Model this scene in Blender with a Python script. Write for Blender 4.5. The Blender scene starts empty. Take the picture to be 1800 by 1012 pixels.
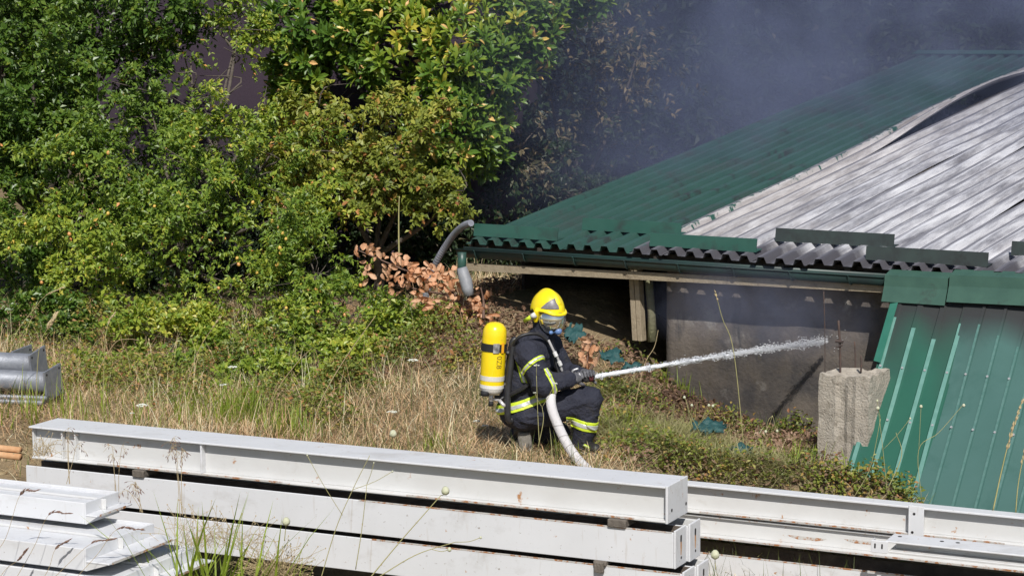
import bpy, math, random
import numpy as np
from mathutils import Vector, Matrix, noise as mnoise

random.seed(11)
rng = np.random.default_rng(5)
S = bpy.context.scene
R = math.radians

# ------------------------------------------------------------------ camera, sky, sun, exposure
F_PX, PITCH, CAM_Z = 3900.0, R(7.6), 3.56
cam_data = bpy.data.cameras.new('camera')
cam_data.sensor_width = 36.0
cam_data.lens = F_PX / 1800.0 * 36.0
cam_data.clip_end = 600.0
cam = bpy.data.objects.new('camera', cam_data)
S.collection.objects.link(cam)
cam.location = (0, 0, CAM_Z)
cam.rotation_euler = (math.pi / 2 - PITCH, 0, 0)
S.camera = cam

SUN_AZ, SUN_EL = R(-4), R(46)           # azimuth: how far left of straight behind the camera
world = bpy.data.worlds.new('World')
S.world = world
world.use_nodes = True
wn = world.node_tree
bg = wn.nodes['Background']
sky = wn.nodes.new('ShaderNodeTexSky')
sky.sky_type = 'NISHITA'
sky.sun_disc = False
sky.sun_elevation = SUN_EL
sky.sun_rotation = math.pi + SUN_AZ
wn.links.new(sky.outputs[0], bg.inputs[0])
bg.inputs[1].default_value = 0.08
sun_data = bpy.data.lights.new('sun', 'SUN')
sun_data.energy = 4.8
sun_data.angle = R(0.5)
sun_data.color = (1.0, 0.96, 0.90)
sun = bpy.data.objects.new('sun', sun_data)
S.collection.objects.link(sun)
to_sun = Vector((-math.sin(SUN_AZ) * math.cos(SUN_EL), -math.cos(SUN_AZ) * math.cos(SUN_EL), math.sin(SUN_EL)))
sun.rotation_euler = to_sun.to_track_quat('Z', 'Y').to_euler()
sun.location = to_sun * 50
S.view_settings.view_transform = 'Standard'
S.view_settings.look = 'None'
S.view_settings.exposure = 0.0
S.view_settings.gamma = 1.0
S.view_settings.use_curve_mapping = False
S.cycles.max_bounces = 6
S.cycles.diffuse_bounces = 3
S.cycles.glossy_bounces = 3
S.cycles.transmission_bounces = 4
S.cycles.transparent_max_bounces = 6
S.cycles.volume_bounces = 0
S.cycles.volume_step_rate = 0.6
S.cycles.use_denoising = True
S.cycles.adaptive_threshold = 0.02
S.cycles.caustics_reflective = False
S.cycles.caustics_refractive = False

# ------------------------------------------------------------------ helpers
CAM = np.array([0, 0, CAM_Z])


def ray(px, py):
    X = (px - 900) / F_PX
    V = -(py - 506) / F_PX
    return np.array([X, math.cos(PITCH) + V * math.sin(PITCH), -math.sin(PITCH) + V * math.cos(PITCH)])


def at(px, py, Y):
    d = ray(px, py)
    return CAM + d * (Y / d[1])


def on_plane(px, py, P, n):
    d = ray(px, py)
    n = np.asarray(n, float)
    return CAM + d * (np.dot(np.asarray(P) - CAM, n) / np.dot(d, n))


def sstep(a, b, x):
    t = np.clip((x - a) / (b - a), 0, 1)
    return t * t * (3 - 2 * t)


# frame of the steel stacks
AL, AR = at(54, 749, 16.4), at(1170, 855, 14.2)
bdir = (AR - AL)
BLEN = np.linalg.norm(bdir)
bdir = bdir / BLEN
bh = np.array([bdir[0], bdir[1], 0]); bh /= np.linalg.norm(bh)
bn = np.array([-bh[1], bh[0], 0])        # away from camera


def ground_z(x, y):
    x = np.asarray(x, float); y = np.asarray(y, float)
    q = (x - AL[0]) * bn[0] + (y - AL[1]) * bn[1]
    k = sstep(0.8, 1.15, x)
    q0 = 0.55 + 1.85 * k
    z = -0.72 * (1 - sstep(q0 - 0.25 + .15 * k, q0 + 0.55 - .3 * k, q))
    z = z - 0.24 * sstep(0.7, 2.4, x) * sstep(23.0, 20.5, y) * sstep(q0, q0 + .6, q)
    z = z - 0.38 * sstep(2.7, 3.5, x) * sstep(18.6, 17.6, y)
    z = z + 0.75 * sstep(2.0, .9, x) * sstep(-1.7, -.2, x) * np.exp(-((y - 21.6) / 1.9) ** 2)
    z = z + 0.25 * sstep(-.6, -1.8, x) * sstep(20.5, 23, y)
    z = z + np.maximum(0, y - 25.0) * 0.17 * sstep(25, 30, y)
    z = z + 0.03 * np.sin(x * 2.3 + 1.1) * np.sin(y * 1.9) + 0.02 * np.sin(x * 5.1) * np.sin(y * 4.7 + .6)
    return z


def gz(x, y):
    return float(ground_z(x, y))


def on_ground(px, py):
    d = ray(px, py)
    t = 11.0
    for _ in range(3000):
        p = CAM + d * t
        if p[2] <= gz(p[0], p[1]):
            break
        t += 0.01
    return p


# ---------------- materials
MATS = {}


def nodes_of(m):
    m.use_nodes = True
    return m.node_tree, m.node_tree.nodes, m.node_tree.links, m.node_tree.nodes['Principled BSDF']


def ramp(nt, stops):
    r = nt.nodes.new('ShaderNodeValToRGB')
    el = r.color_ramp.elements
    while len(el) < len(stops):
        el.new(0.5)
    for e, (p, c) in zip(el, stops):
        e.position = p
        e.color = (c[0], c[1], c[2], 1) if not isinstance(c, (int, float)) else (c, c, c, 1)
    return r


def noise_node(nt, vec, scale, detail=4, rough=.55, dist=0):
    n = nt.nodes.new('ShaderNodeTexNoise')
    n.inputs['Scale'].default_value = scale
    n.inputs['Detail'].default_value = detail
    n.inputs['Roughness'].default_value = rough
    n.inputs['Distortion'].default_value = dist
    nt.links.new(vec, n.inputs['Vector'])
    return n


def mix(nt, fac, a, b, mode='MIX'):
    m = nt.nodes.new('ShaderNodeMix')
    m.data_type = 'RGBA'
    m.blend_type = mode
    for s, v in ((m.inputs[0], fac), (m.inputs[6], a), (m.inputs[7], b)):
        if hasattr(v, 'is_linked'):
            nt.links.new(v, s)
        elif isinstance(v, (int, float)):
            s.default_value = v
        else:
            s.default_value = (v[0], v[1], v[2], 1)
    return m.outputs[2]


def pmat(name, c1, c2=None, scale=6.0, rough=.6, metal=0.0, bump=0.0, bscale=40.0, stains=(), spec=.5, stretch=None, coat=0.0):
    """principled surface: two-tone noise colour, stains [(colour, scale, lo, hi, stretch)], fine bump"""
    if name in MATS:
        return MATS[name]
    m = bpy.data.materials.new(name)
    nt, N, L, P = nodes_of(m)
    tc = N.new('ShaderNodeTexCoord')
    vec = tc.outputs['Object']

    def mapped(st):
        if st is None:
            return vec
        mp = N.new('ShaderNodeMapping')
        mp.inputs['Scale'].default_value = st
        L.new(vec, mp.inputs['Vector'])
        return mp.outputs[0]
    col = None
    if c2 is not None:
        n = noise_node(nt, mapped(stretch), scale, 6, .6)
        r = ramp(nt, [(.3, c1), (.7, c2)])
        L.new(n.outputs[0], r.inputs[0])
        col = r.outputs[0]
    for (sc, ss, lo, hi, st) in stains:
        n = noise_node(nt, mapped(st), ss, 7, .65, .3)
        r = ramp(nt, [(lo, 0.0), (hi, 1.0)])
        L.new(n.outputs[0], r.inputs[0])
        col = mix(nt, r.outputs[0], col if col is not None else c1, sc)
    if col is None:
        P.inputs['Base Color'].default_value = (c1[0], c1[1], c1[2], 1)
    else:
        L.new(col, P.inputs['Base Color'])
    P.inputs['Roughness'].default_value = rough
    P.inputs['Metallic'].default_value = metal
    P.inputs['Specular IOR Level'].default_value = spec
    if coat:
        P.inputs['Coat Weight'].default_value = coat
    if bump:
        n = noise_node(nt, vec, bscale, 6, .6)
        b = N.new('ShaderNodeBump')
        b.inputs['Strength'].default_value = bump
        b.inputs['Distance'].default_value = .02
        L.new(n.outputs[0], b.inputs['Height'])
        L.new(b.outputs[0], P.inputs['Normal'])
    MATS[name] = m
    return m


def leafmat(name, stops, rough=.45, trans=.3, spec=.45):
    """leaf: colour read from the per-leaf attribute 'tint', light passes through the blade"""
    if name in MATS:
        return MATS[name]
    m = bpy.data.materials.new(name)
    nt, N, L, P = nodes_of(m)
    a = N.new('ShaderNodeAttribute')
    a.attribute_name = 'tint'
    r = ramp(nt, stops)
    L.new(a.outputs['Fac'], r.inputs[0])
    L.new(r.outputs[0], P.inputs['Base Color'])
    P.inputs['Roughness'].default_value = rough
    P.inputs['Specular IOR Level'].default_value = spec
    t = N.new('ShaderNodeBsdfTranslucent')
    hs = N.new('ShaderNodeHueSaturation')
    hs.inputs['Saturation'].default_value = 1.15
    hs.inputs['Value'].default_value = 1.3
    L.new(r.outputs[0], hs.inputs['Color'])
    L.new(hs.outputs[0], t.inputs['Color'])
    mx = N.new('ShaderNodeMixShader')
    mx.inputs[0].default_value = trans
    L.new(P.outputs[0], mx.inputs[1])
    L.new(t.outputs[0], mx.inputs[2])
    L.new(mx.outputs[0], N['Material Output'].inputs['Surface'])
    MATS[name] = m
    return m


# ---------------- objects
ORG = {}


def tag(o, label=None, cat=None, group=None, kind=None):
    if label: o['label'] = label
    if cat: o['category'] = cat
    if group: o['group'] = group
    if kind: o['kind'] = kind
    return o


def thing(name, loc, label, cat, group=None):
    o = bpy.data.objects.new(name, None)
    o.empty_display_size = .1
    S.collection.objects.link(o)
    o.location = [float(v) for v in loc]
    ORG[o.name] = np.array(loc, float)
    return tag(o, label, cat, group, 'thing')


def link(name, me, material, parent, org):
    o = bpy.data.objects.new(name, me)
    S.collection.objects.link(o)
    if material is not None:
        me.materials.append(material)
    if parent is not None:
        o.parent = parent
    else:
        o.location = [float(v) for v in org]
    ORG[o.name] = np.array(org, float)
    return o


def raw_mesh(name, V, F, material, parent=None, smooth=False, org=None, tint=None):
    """mesh from world-space vertices; parts share their thing's origin"""
    V = np.asarray(V, float).reshape(-1, 3)
    o0 = ORG[parent.name] if parent is not None else (np.array(org, float) if org is not None else np.array([V[:, 0].mean(), V[:, 1].mean(), V[:, 2].min()]))
    me = bpy.data.meshes.new(name)
    if isinstance(F, np.ndarray):
        n, k = F.shape
        me.vertices.add(len(V))
        me.vertices.foreach_set('co', (V - o0).astype(np.float32).ravel())
        me.loops.add(n * k)
        me.loops.foreach_set('vertex_index', F.astype(np.int32).ravel())
        me.polygons.add(n)
        me.polygons.foreach_set('loop_start', (np.arange(n) * k).astype(np.int32))
        me.update(calc_edges=True)
        me.validate()
    else:
        me.from_pydata((V - o0).tolist(), [], F)
        me.update()
    me.polygons.foreach_set('use_smooth', np.full(len(me.polygons), bool(smooth)))
    if tint is not None:
        a = me.attributes.new('tint', 'FLOAT', 'POINT')
        a.data.foreach_set('value', np.asarray(tint, np.float32))
    return link(name, me, material, parent, o0)


class MB:
    """collects simple solids (world space) and builds them as one mesh"""

    def __init__(s):
        s.V = []; s.F = []

    def add(s, V, F):
        n = len(s.V)
        s.V.extend([tuple(float(c) for c in v) for v in V])
        s.F.extend([tuple(i + n for i in f) for f in F])
        return s

    def frame_box(s, O, ex, ey, ez, x0, x1, y0, y1, z0, z1):
        O = np.asarray(O, float)
        V = [O + ex * x + ey * y + ez * z for z in (z0, z1) for y in (y0, y1) for x in (x0, x1)]
        return s.add(V, [(0, 2, 3, 1), (4, 5, 7, 6), (0, 1, 5, 4), (2, 6, 7, 3), (0, 4, 6, 2), (1, 3, 7, 5)])

    def prism(s, pts, d):
        """closed polygon pts (3d) extruded by vector d"""
        pts = [np.asarray(p, float) for p in pts]
        n = len(pts)
        V = pts + [p + d for p in pts]
        F = [tuple(range(n))[::-1], tuple(range(n, 2 * n))]
        F += [(i, (i + 1) % n, n + (i + 1) % n, n + i) for i in range(n)]
        return s.add(V, F)

    def tube(s, path, rad, n=10, cap=True):
        P = [np.asarray(p, float) for p in path]
        m = len(P)
        rad = [rad] * m if isinstance(rad, (int, float)) else rad
        V = []; F = []
        T = [(P[min(i + 1, m - 1)] - P[max(i - 1, 0)]) for i in range(m)]
        T = [t / (np.linalg.norm(t) + 1e-9) for t in T]
        ref = np.array([0, 0, 1.]) if abs(T[0][2]) < .9 else np.array([1., 0, 0])
        u = np.cross(T[0], ref); u /= np.linalg.norm(u)
        for i in range(m):
            u = u - T[i] * np.dot(u, T[i]); u /= (np.linalg.norm(u) + 1e-9)
            v = np.cross(T[i], u)
            for k in range(n):
                a = 2 * math.pi * k / n
                V.append(P[i] + (u * math.cos(a) + v * math.sin(a)) * rad[i])
        for i in range(m - 1):
            for k in range(n):
                F.append((i * n + k, i * n + (k + 1) % n, (i + 1) * n + (k + 1) % n, (i + 1) * n + k))
        if cap:
            F.append(tuple(range(n))[::-1]); F.append(tuple(range((m - 1) * n, m * n)))
        return s.add(V, F)

    def build(s, name, material, parent=None, smooth=False, bevel=0.0, org=None, auto=None):
        o = raw_mesh(name, s.V, s.F, material, parent, smooth, org)
        if bevel:
            b = o.modifiers.new('bevel', 'BEVEL')
            b.width = bevel; b.segments = 2; b.limit_method = 'ANGLE'; b.angle_limit = R(40)
        return o


def catmull(pts, n=8):
    P = [np.asarray(p, float) for p in pts]
    P = [2 * P[0] - P[1]] + P + [2 * P[-1] - P[-2]]
    out = []
    for i in range(1, len(P) - 2):
        for k in range(n):
            t = k / n
            out.append(.5 * ((2 * P[i]) + (P[i + 1] - P[i - 1]) * t + (2 * P[i - 1] - 5 * P[i] + 4 * P[i + 1] - P[i + 2]) * t * t + (3 * P[i] - P[i - 1] - 3 * P[i + 1] + P[i + 2]) * t ** 3))
    out.append(P[-2])
    return out


X3, Y3, Z3 = np.eye(3)


def nrm(v):
    return v / (np.linalg.norm(v, axis=-1, keepdims=True) + 1e-9)


def vnoise(P, scale, seed=0.0):
    """cheap smooth pseudo-noise in about -1..1 for arrays of points"""
    P = np.asarray(P, float) * scale
    x, y, z = P[..., 0] + seed, P[..., 1] + seed * 1.7, P[..., 2] + seed * .6
    return (np.sin(x * 1.7 + 1.3 * np.sin(y * 1.1 + z * .7)) + np.sin(y * 2.1 + 1.2 * np.sin(z * 1.3 + x * .9)) + np.sin(z * 1.9 + 1.4 * np.sin(x * 1.2 - y * .8))) / 3

# ================================================================== GROUND
def build_ground():
    gx = np.sinh(np.linspace(-4.0, 4.0, 260)) * 2.2
    gy = np.concatenate([np.linspace(-60, 8, 40), np.linspace(8.2, 30, 240), 30 + np.geomspace(.2, 170, 60)])
    X, Y = np.meshgrid(gx, gy, indexing='ij')
    Z = ground_z(X, Y)
    V = np.stack([X, Y, Z], -1).reshape(-1, 3)
    nx, ny = X.shape
    idx = np.arange(nx * ny).reshape(nx, ny)
    F = np.stack([idx[:-1, :-1], idx[1:, :-1], idx[1:, 1:], idx[:-1, 1:]], -1).reshape(-1, 4)
    m = pmat('soil', (.13, .098, .06), (.25, .19, .115), 3.5, .95, bump=.9, bscale=22,
             stains=[((.09, .085, .04), 1.1, .52, .68, None), ((.3, .24, .14), 9, .55, .7, None)], spec=.2)
    o = raw_mesh('ground', V, F, m, None, True, org=(0, 0, 0))
    tag(o, kind='structure')


build_ground()

# ================================================================== SHED
EA, EB = at(822, 428, 20.6), at(1800, 490, 17.5)
ev = EB - EA; EL = np.linalg.norm(ev); ev /= EL
eh = np.array([ev[0], ev[1], 0]); eh /= np.linalg.norm(eh)
ew = np.array([-eh[1], eh[0], 0])
RIDGE = on_plane(1620, 100, EA, eh)
VLEN = np.dot(RIDGE - EA, ew)
SLOPE = (RIDGE[2] - EA[2]) / VLEN
RN = np.cross(ev, ew + Z3 * SLOPE); RN /= np.linalg.norm(RN)


def roof_pt(u, v, h=0.0):
    return EA + ev * u + ew * v + Z3 * (v * SLOPE) + RN * h


def eave_u(px, py, v=0.0):
    p = on_plane(px, py, roof_pt(0, v), RN)
    return float(np.dot(p - EA, eh))


M_green_roof = pmat('green roof paint', (.026, .074, .060), (.034, .088, .072), 2.2, .5, bump=.05, bscale=9,
                    stains=[((.042, .062, .056), 1.7, .5, .68, None), ((.028, .036, .034), 2.6, .58, .68, None), ((.05, .045, .04), 9, .66, .74, None)])
M_green_trim = pmat('green trim paint', (.022, .082, .062), (.032, .098, .075), 5, .42,
                    stains=[((.03, .04, .038), 3, .5, .68, None)])
M_green_sooty = pmat('sooty green trim', (.036, .055, .05), (.026, .032, .033), 4, .6,
                     stains=[((.02, .022, .022), 7, .5, .7, None)])
M_gutter = pmat('dark gutter', (.022, .055, .047), (.02, .03, .032), 4, .45)
M_burnt = None


def burnt_metal():
    m = bpy.data.materials.new('burnt bare metal')
    nt, N, L, P = nodes_of(m)
    at_ = N.new('ShaderNodeAttribute'); at_.attribute_name = 'ruv'
    sep = N.new('ShaderNodeSeparateXYZ'); L.new(at_.outputs['Vector'], sep.inputs[0])
    # streaks run along the ribs
    mp = N.new('ShaderNodeMapping'); mp.inputs['Scale'].default_value = (22, .8, 1)
    L.new(at_.outputs['Vector'], mp.inputs['Vector'])
    n1 = noise_node(nt, mp.outputs[0], 1.0, 10, .72, .1)
    r1 = ramp(nt, [(.34, (.16, .16, .185)), (.45, (.36, .36, .39)), (.54, (.58, .58, .61)), (.66, (.76, .76, .78))])
    L.new(n1.outputs[0], r1.inputs[0])
    # soot flecks
    mp2 = N.new('ShaderNodeMapping'); mp2.inputs['Scale'].default_value = (11, .9, 1)
    L.new(at_.outputs['Vector'], mp2.inputs['Vector'])
    n2 = noise_node(nt, mp2.outputs[0], 1.0, 6, .6, .2)
    r2 = ramp(nt, [(.55, 0.0), (.72, .75)])
    L.new(n2.outputs[0], r2.inputs[0])
    c = mix(nt, r2.outputs[0], r1.outputs[0], (.10, .095, .105))
    # warm scorched band at the left
    r3 = ramp(nt, [(.0, 1.0), (1.0, 0.0)])
    mr = N.new('ShaderNodeMapRange'); mr.inputs[1].default_value = 2.0; mr.inputs[2].default_value = 2.8
    L.new(sep.outputs[0], mr.inputs[0]); L.new(mr.outputs[0], r3.inputs[0])
    mul = N.new('ShaderNodeMath'); mul.operation = 'MULTIPLY'; mul.inputs[1].default_value = .35
    L.new(r3.outputs[0], mul.inputs[0])
    c = mix(nt, mul.outputs[0], c, (.50, .42, .34))
    n7 = noise_node(nt, at_.outputs['Vector'], .9, 5, .6, .5)
    r7_ = ramp(nt, [(.54, 0.0), (.72, .4)])
    L.new(n7.outputs[0], r7_.inputs[0])
    c = mix(nt, r7_.outputs[0], c, (.24, .21, .20))
    # soot line along the eave
    n4 = noise_node(nt, at_.outputs['Vector'], 3.5, 5, .6)
    ad = N.new('ShaderNodeMath'); ad.operation = 'MULTIPLY_ADD'; ad.inputs[1].default_value = .55
    L.new(n4.outputs[0], ad.inputs[0]); L.new(sep.outputs[1], ad.inputs[2])
    r4 = ramp(nt, [(.50, 1.0), (.78, 0.0)])
    L.new(ad.outputs[0], r4.inputs[0])
    c = mix(nt, r4.outputs[0], c, (.085, .082, .095))
    # leftover green paint at the ragged left edge
    n5 = noise_node(nt, at_.outputs['Vector'], 7.0, 6, .7)
    ad5 = N.new('ShaderNodeMath'); ad5.operation = 'MULTIPLY_ADD'; ad5.inputs[1].default_value = .5
    L.new(n5.outputs[0], ad5.inputs[0]); L.new(sep.outputs[2], ad5.inputs[2])
    r5 = ramp(nt, [(.345, 1.0), (.365, 0.0)])
    L.new(ad5.outputs[0], r5.inputs[0])
    c = mix(nt, r5.outputs[0], c, (.028, .098, .076))
    # rib shading painted into the colour: pans darkened between the ribs
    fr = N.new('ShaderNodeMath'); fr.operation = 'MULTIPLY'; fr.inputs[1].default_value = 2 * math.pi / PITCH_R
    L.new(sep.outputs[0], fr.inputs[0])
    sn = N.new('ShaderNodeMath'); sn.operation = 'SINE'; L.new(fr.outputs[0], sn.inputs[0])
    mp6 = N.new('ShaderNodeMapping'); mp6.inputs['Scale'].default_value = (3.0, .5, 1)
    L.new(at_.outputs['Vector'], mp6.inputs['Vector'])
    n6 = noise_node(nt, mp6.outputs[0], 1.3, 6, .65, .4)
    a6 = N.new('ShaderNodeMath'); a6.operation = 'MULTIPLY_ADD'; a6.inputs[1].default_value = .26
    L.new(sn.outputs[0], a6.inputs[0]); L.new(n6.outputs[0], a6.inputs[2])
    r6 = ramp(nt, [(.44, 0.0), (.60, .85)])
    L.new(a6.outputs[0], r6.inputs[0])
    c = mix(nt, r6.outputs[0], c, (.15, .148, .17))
    L.new(c, P.inputs['Base Color'])
    P.inputs['Roughness'].default_value = .62
    P.inputs['Metallic'].default_value = .12
    b = N.new('ShaderNodeBump'); b.inputs['Strength'].default_value = .35; b.inputs['Distance'].default_value = .02
    L.new(n1.outputs[0], b.inputs['Height']); L.new(b.outputs[0], P.inputs['Normal'])
    return m


PITCH_R = 0.178
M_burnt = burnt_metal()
PROFILE = [(0.0, 0), (.30, 0), (.42, 1), (.78, 1), (.90, 0)]
RIBH = .050


def sheet(name, u0, n_ribs, v0, v1, material, parent, lift=None, burnt=False, h0=0.0, dv=.25):
    us, hs = [], []
    for i in range(n_ribs):
        for (t, k) in PROFILE:
            us.append(u0 + (i + t) * PITCH_R); hs.append(k * RIBH)
    us.append(u0 + n_ribs * PITCH_R); hs.append(0)
    us.append(u0 + (n_ribs + .12) * PITCH_R); hs.append(.3 * RIBH)
    us = np.array(us); hs = np.array(hs)
    vs = np.linspace(v0, v1, max(2, int((v1 - v0) / dv)))
    U, Vv = np.meshgrid(us, vs, indexing='ij')
    H = np.repeat(hs[:, None], len(vs), 1) + h0
    if lift is not None:
        H = H + lift(U - u0, Vv)
    P = EA + U[..., None] * ev + Vv[..., None] * (ew + Z3 * SLOPE) + H[..., None] * RN
    nu, nv = U.shape
    idx = np.arange(nu * nv).reshape(nu, nv)
    F = np.stack([idx[:-1, :-1], idx[1:, :-1], idx[1:, 1:], idx[:-1, 1:]], -1).reshape(-1, 4)
    o = raw_mesh(name, P.reshape(-1, 3), F, material, parent)
    a = o.data.attributes.new('ruv', 'FLOAT_VECTOR', 'POINT')
    edge = (U - u0) if burnt == 'edge' else np.full_like(U, 9.0)
    a.data.foreach_set('vector', np.stack([U, Vv, edge], -1).astype(np.float32).ravel())
    s = o.modifiers.new('thickness', 'SOLIDIFY'); s.thickness = .004; s.offset = -1
    return o


def wall_pt(px, py, back=.26):
    return on_plane(px, py, EA + ew * back, ew)


def build_shed():
    g0 = EA + ew * .42
    t = thing('shed', (g0[0] + 2, g0[1] - 1, gz(g0[0] + 2, g0[1] - 1)), 'low shed with a long green corrugated roof, half of it burnt bare', 'shed')
    # roof sheets: green on the left, burnt on the right
    u_burn = eave_u(1206, 405, .35)
    n_green = int(round((u_burn + .02) / PITCH_R))
    k = 0
    u = -.02
    left = n_green
    while left > 0:
        n = min(6, left)
        sheet('roof_sheet', u, n, 0, VLEN, M_green_roof, t, h0=.002 * (k % 2), lift=lambda du, v, k=k: .006 * np.sin(v * 1.3 + k))
        u += n * PITCH_R; left -= n; k += 1
    u_b = u

    def lift_a(amp, vc, vw, ed, wob, seed):
        def f(du, v):
            return amp * np.exp(-((v - vc) / vw) ** 2) * np.exp(-(du.max() - du) / ed) + wob * .5 * np.sin(v * 1.1 + seed) * np.sin(du * 3 + seed) + wob * .22 * np.sin(v * 3.1 + du * 4.0 + seed * 2) * sstep(.3, 1.2, v)
        return f
    specs = [(2, lift_a(.19, 7.0, 2.1, .25, .012, 1), 'edge'), (5, lift_a(.025, 3.7, 1.3, .3, .012, 2), True), (3, lift_a(.06, 5.6, 1.3, .3, .012, 3), True),
             (5, lift_a(.02, 2.6, 1.0, .3, .012, 4), True), (4, lift_a(.045, 4.2, .9, .3, .012, 5), True), (5, lift_a(.03, 2.6, .8, .3, .012, 6), True), (4, lift_a(.05, 3, 2, .2, .02, 7), True)] + \
            [(6, lift_a(.05, 4 + k % 3, 2, .2, .02, 8 + k), True) for k in range(6)]
    u = u_b
    for i, (n, lf, b) in enumerate(specs):
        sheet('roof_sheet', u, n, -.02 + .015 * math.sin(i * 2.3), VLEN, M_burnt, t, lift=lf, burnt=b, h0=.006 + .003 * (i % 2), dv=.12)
        u += n * PITCH_R
    u_end = u
    # ridge capping
    mb = MB()
    for side in (0, 1):
        pts = [roof_pt(-.05, VLEN - .18, .075), roof_pt(-.05, VLEN + .02, .085), roof_pt(-.05, VLEN + .25, .02), roof_pt(-.05, VLEN + .25, .012), roof_pt(-.05, VLEN + .02, .075), roof_pt(-.05, VLEN - .18, .066)]
    mb.prism(pts, ev * (u_end + .05))
    mb.build('ridge_cap', M_green_trim, t)
    # back slope closes the roof behind the ridge
    mb = MB()
    b0, b1 = roof_pt(0, VLEN + .1, .0), roof_pt(u_end, VLEN + .1, .0)
    dn = ew * 6 - Z3 * 2.0
    mb.prism([b0, b1, b1 - Z3 * .01, b0 - Z3 * .01], dn)
    mb.build('back_roof', M_green_roof, t)
    # barge board along the left roof edge
    mb = MB()
    mb.prism([roof_pt(-.025, .1, -.012), roof_pt(-.055, .1, -.012), roof_pt(-.055, .1, -.16), roof_pt(-.025, .1, -.16)], (ew + Z3 * SLOPE) * (VLEN - .2))
    mb.build('barge_board', pmat('dark timber', (.035, .028, .022), (.06, .05, .04), 8, .85, bump=.3), t)
    # snow guards: short angle strips fixed across the ribs in two staggered rows
    for (xa, ya, xb, yb, hpx, mt) in ((826, 418, 987, 421, 24, M_green_trim), (1020, 406, 1200, 413, 23, M_green_trim), (1140, 434, 1332, 443, 24, M_green_trim),
                                     (1362, 425, 1572, 436, 24, M_green_sooty), (1520, 458, 1738, 469, 24, M_green_sooty), (1778, 449, 1960, 460, 24, M_green_sooty)):
        pa, pb = on_plane(xa, ya, roof_pt(0, 0, RIBH), RN), on_plane(xb, yb, roof_pt(0, 0, RIBH), RN)
        va, vb = np.dot(pa - EA, ew), np.dot(pb - EA, ew)
        ua, ub = np.dot(pa - EA, eh), np.dot(pb - EA, eh)
        v = .5 * (va + vb)
        hh = hpx * v * 0 + hpx * 20 / F_PX * .98
        mb = MB()
        q = [roof_pt(ua, v, RIBH + .005), roof_pt(ua, v + .035, RIBH + hh * .95), roof_pt(ua, v + .045, RIBH + hh * .95), roof_pt(ua, v + .012, RIBH + .012), roof_pt(ua, v + .11, RIBH + .010), roof_pt(ua, v + .11, RIBH + .004)]
        mb.prism(q, roof_pt(ub, v) - roof_pt(ua, v))
        mb.build('snow_guard', mt, t)
    # gutter: half-round trough hung under the eave
    G0, G1 = roof_pt(-.06, -.05, -.045), roof_pt(eave_u(1556, 480), -.05, -.045)
    V = []; F = []
    n = 12
    prof = [(math.cos(math.pi + math.pi * k / n) * .062, math.sin(math.pi + math.pi * k / n) * .075) for k in range(n + 1)]
    prof = [(-.066, .006), (-.070, .012), (-.074, .004)] + [(a * 1.0, b) for a, b in prof] + [(.062, .02)]
    m_ = len(prof)
    for g in (G0, G1):
        for (a, b) in prof:
            V.append(g + ew * a + Z3 * b)
    for k in range(m_ - 1):
        F.append((k, k + 1, m_ + k + 1, m_ + k))
    gt = raw_mesh('gutter', V, F, M_gutter, t, True)
    sol = gt.modifiers.new('thickness', 'SOLIDIFY'); sol.thickness = .004
    for k in range(8):
        g = G0 + (G1 - G0) * ((k + .4) / 8)
        mb = MB()
        mb.tube([g + ew * a * 1.07 + Z3 * (b * 1.07) for a, b in prof[2:]], .006, 6)
        mb.build('gutter_bracket', M_gutter, gt)
    # downpipe: green stub and loose grey sleeve
    dp = at(812, 447, 20.45)
    mb = MB(); mb.tube([dp + Z3 * .02, at(812, 462, 20.45), at(811, 478, 20.45)], .042, 14)
    d = mb.build('downpipe', M_green_trim, t, True)
    mb = MB(); mb.tube([at(812, 470, 20.4), at(815, 482, 20.4), at(819, 494, 20.38), at(822, 508, 20.36), at(825, 520, 20.35)], [.046, .056, .060, .054, .045], 14)
    mb.build('downpipe_sleeve', pmat('grey plastic', (.20, .21, .23), (.29, .30, .32), 9, .5, bump=.2), d, True)
    # fascia board and rafter behind it
    wood = pmat('weathered wood', (.25, .20, .135), (.33, .275, .19), 5, .85, bump=.35, bscale=60, stretch=(1, 6, 6), stains=[((.12, .09, .06), 3, .55, .75, (1, 5, 5))])
    f0, f1 = on_plane(818, 469, EA - ew * .03, ew), on_plane(1556, 507, EA - ew * .03, ew)
    mb = MB()
    dz = Z3 * .035
    mb.prism([f0 + dz, f0 - dz, f0 - dz + ew * .04, f0 + dz + ew * .04], f1 - f0)
    mb.build('fascia_board', wood, t)
    mb = MB()
    s0 = roof_pt(-.02, .14, -.02); s1 = roof_pt(u_end, .14, -.02)
    mb.prism([s0, s0 - Z3 * .12, s0 - Z3 * .12 + ew * .08, s0 + ew * .08], s1 - s0)
    mb.build('wall_plate', MATS['dark timber'], t)
    for k in range(16):
        uu = .15 + k * .62
        mb = MB()
        a, b = roof_pt(uu, .02, -.006), roof_pt(uu, VLEN - .3, -.006)
        mb.prism([a, a - Z3 * .10, a - Z3 * .10 + eh * .05, a + eh * .05], b - a)
        mb.build('rafter', MATS['dark timber'], t)
    # posts
    p0 = wall_pt(1124, 598, .16); p1 = wall_pt(1117, 470, .18)
    mb = MB()
    mb.frame_box(p0, eh, ew, (p1 - p0), -.052, -.004, -.04, .04, 0, 1)
    mb.frame_box(p0, eh, ew, (p1 - p0), .004, .052, -.042, .038, 0, 1)
    mb.frame_box(p0, eh, ew, (p1 - p0), -.006, .006, -.030, .036, 0, 1)
    mb.build('post', wood, t, bevel=.004)
    p0 = wall_pt(1147, 600, .22); p1 = wall_pt(1139, 478, .24)
    mb = MB(); mb.tube([p0, p0 * .6 + p1 * .4 + eh * .01, p1], [.045, .036, .04], 9)
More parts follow.
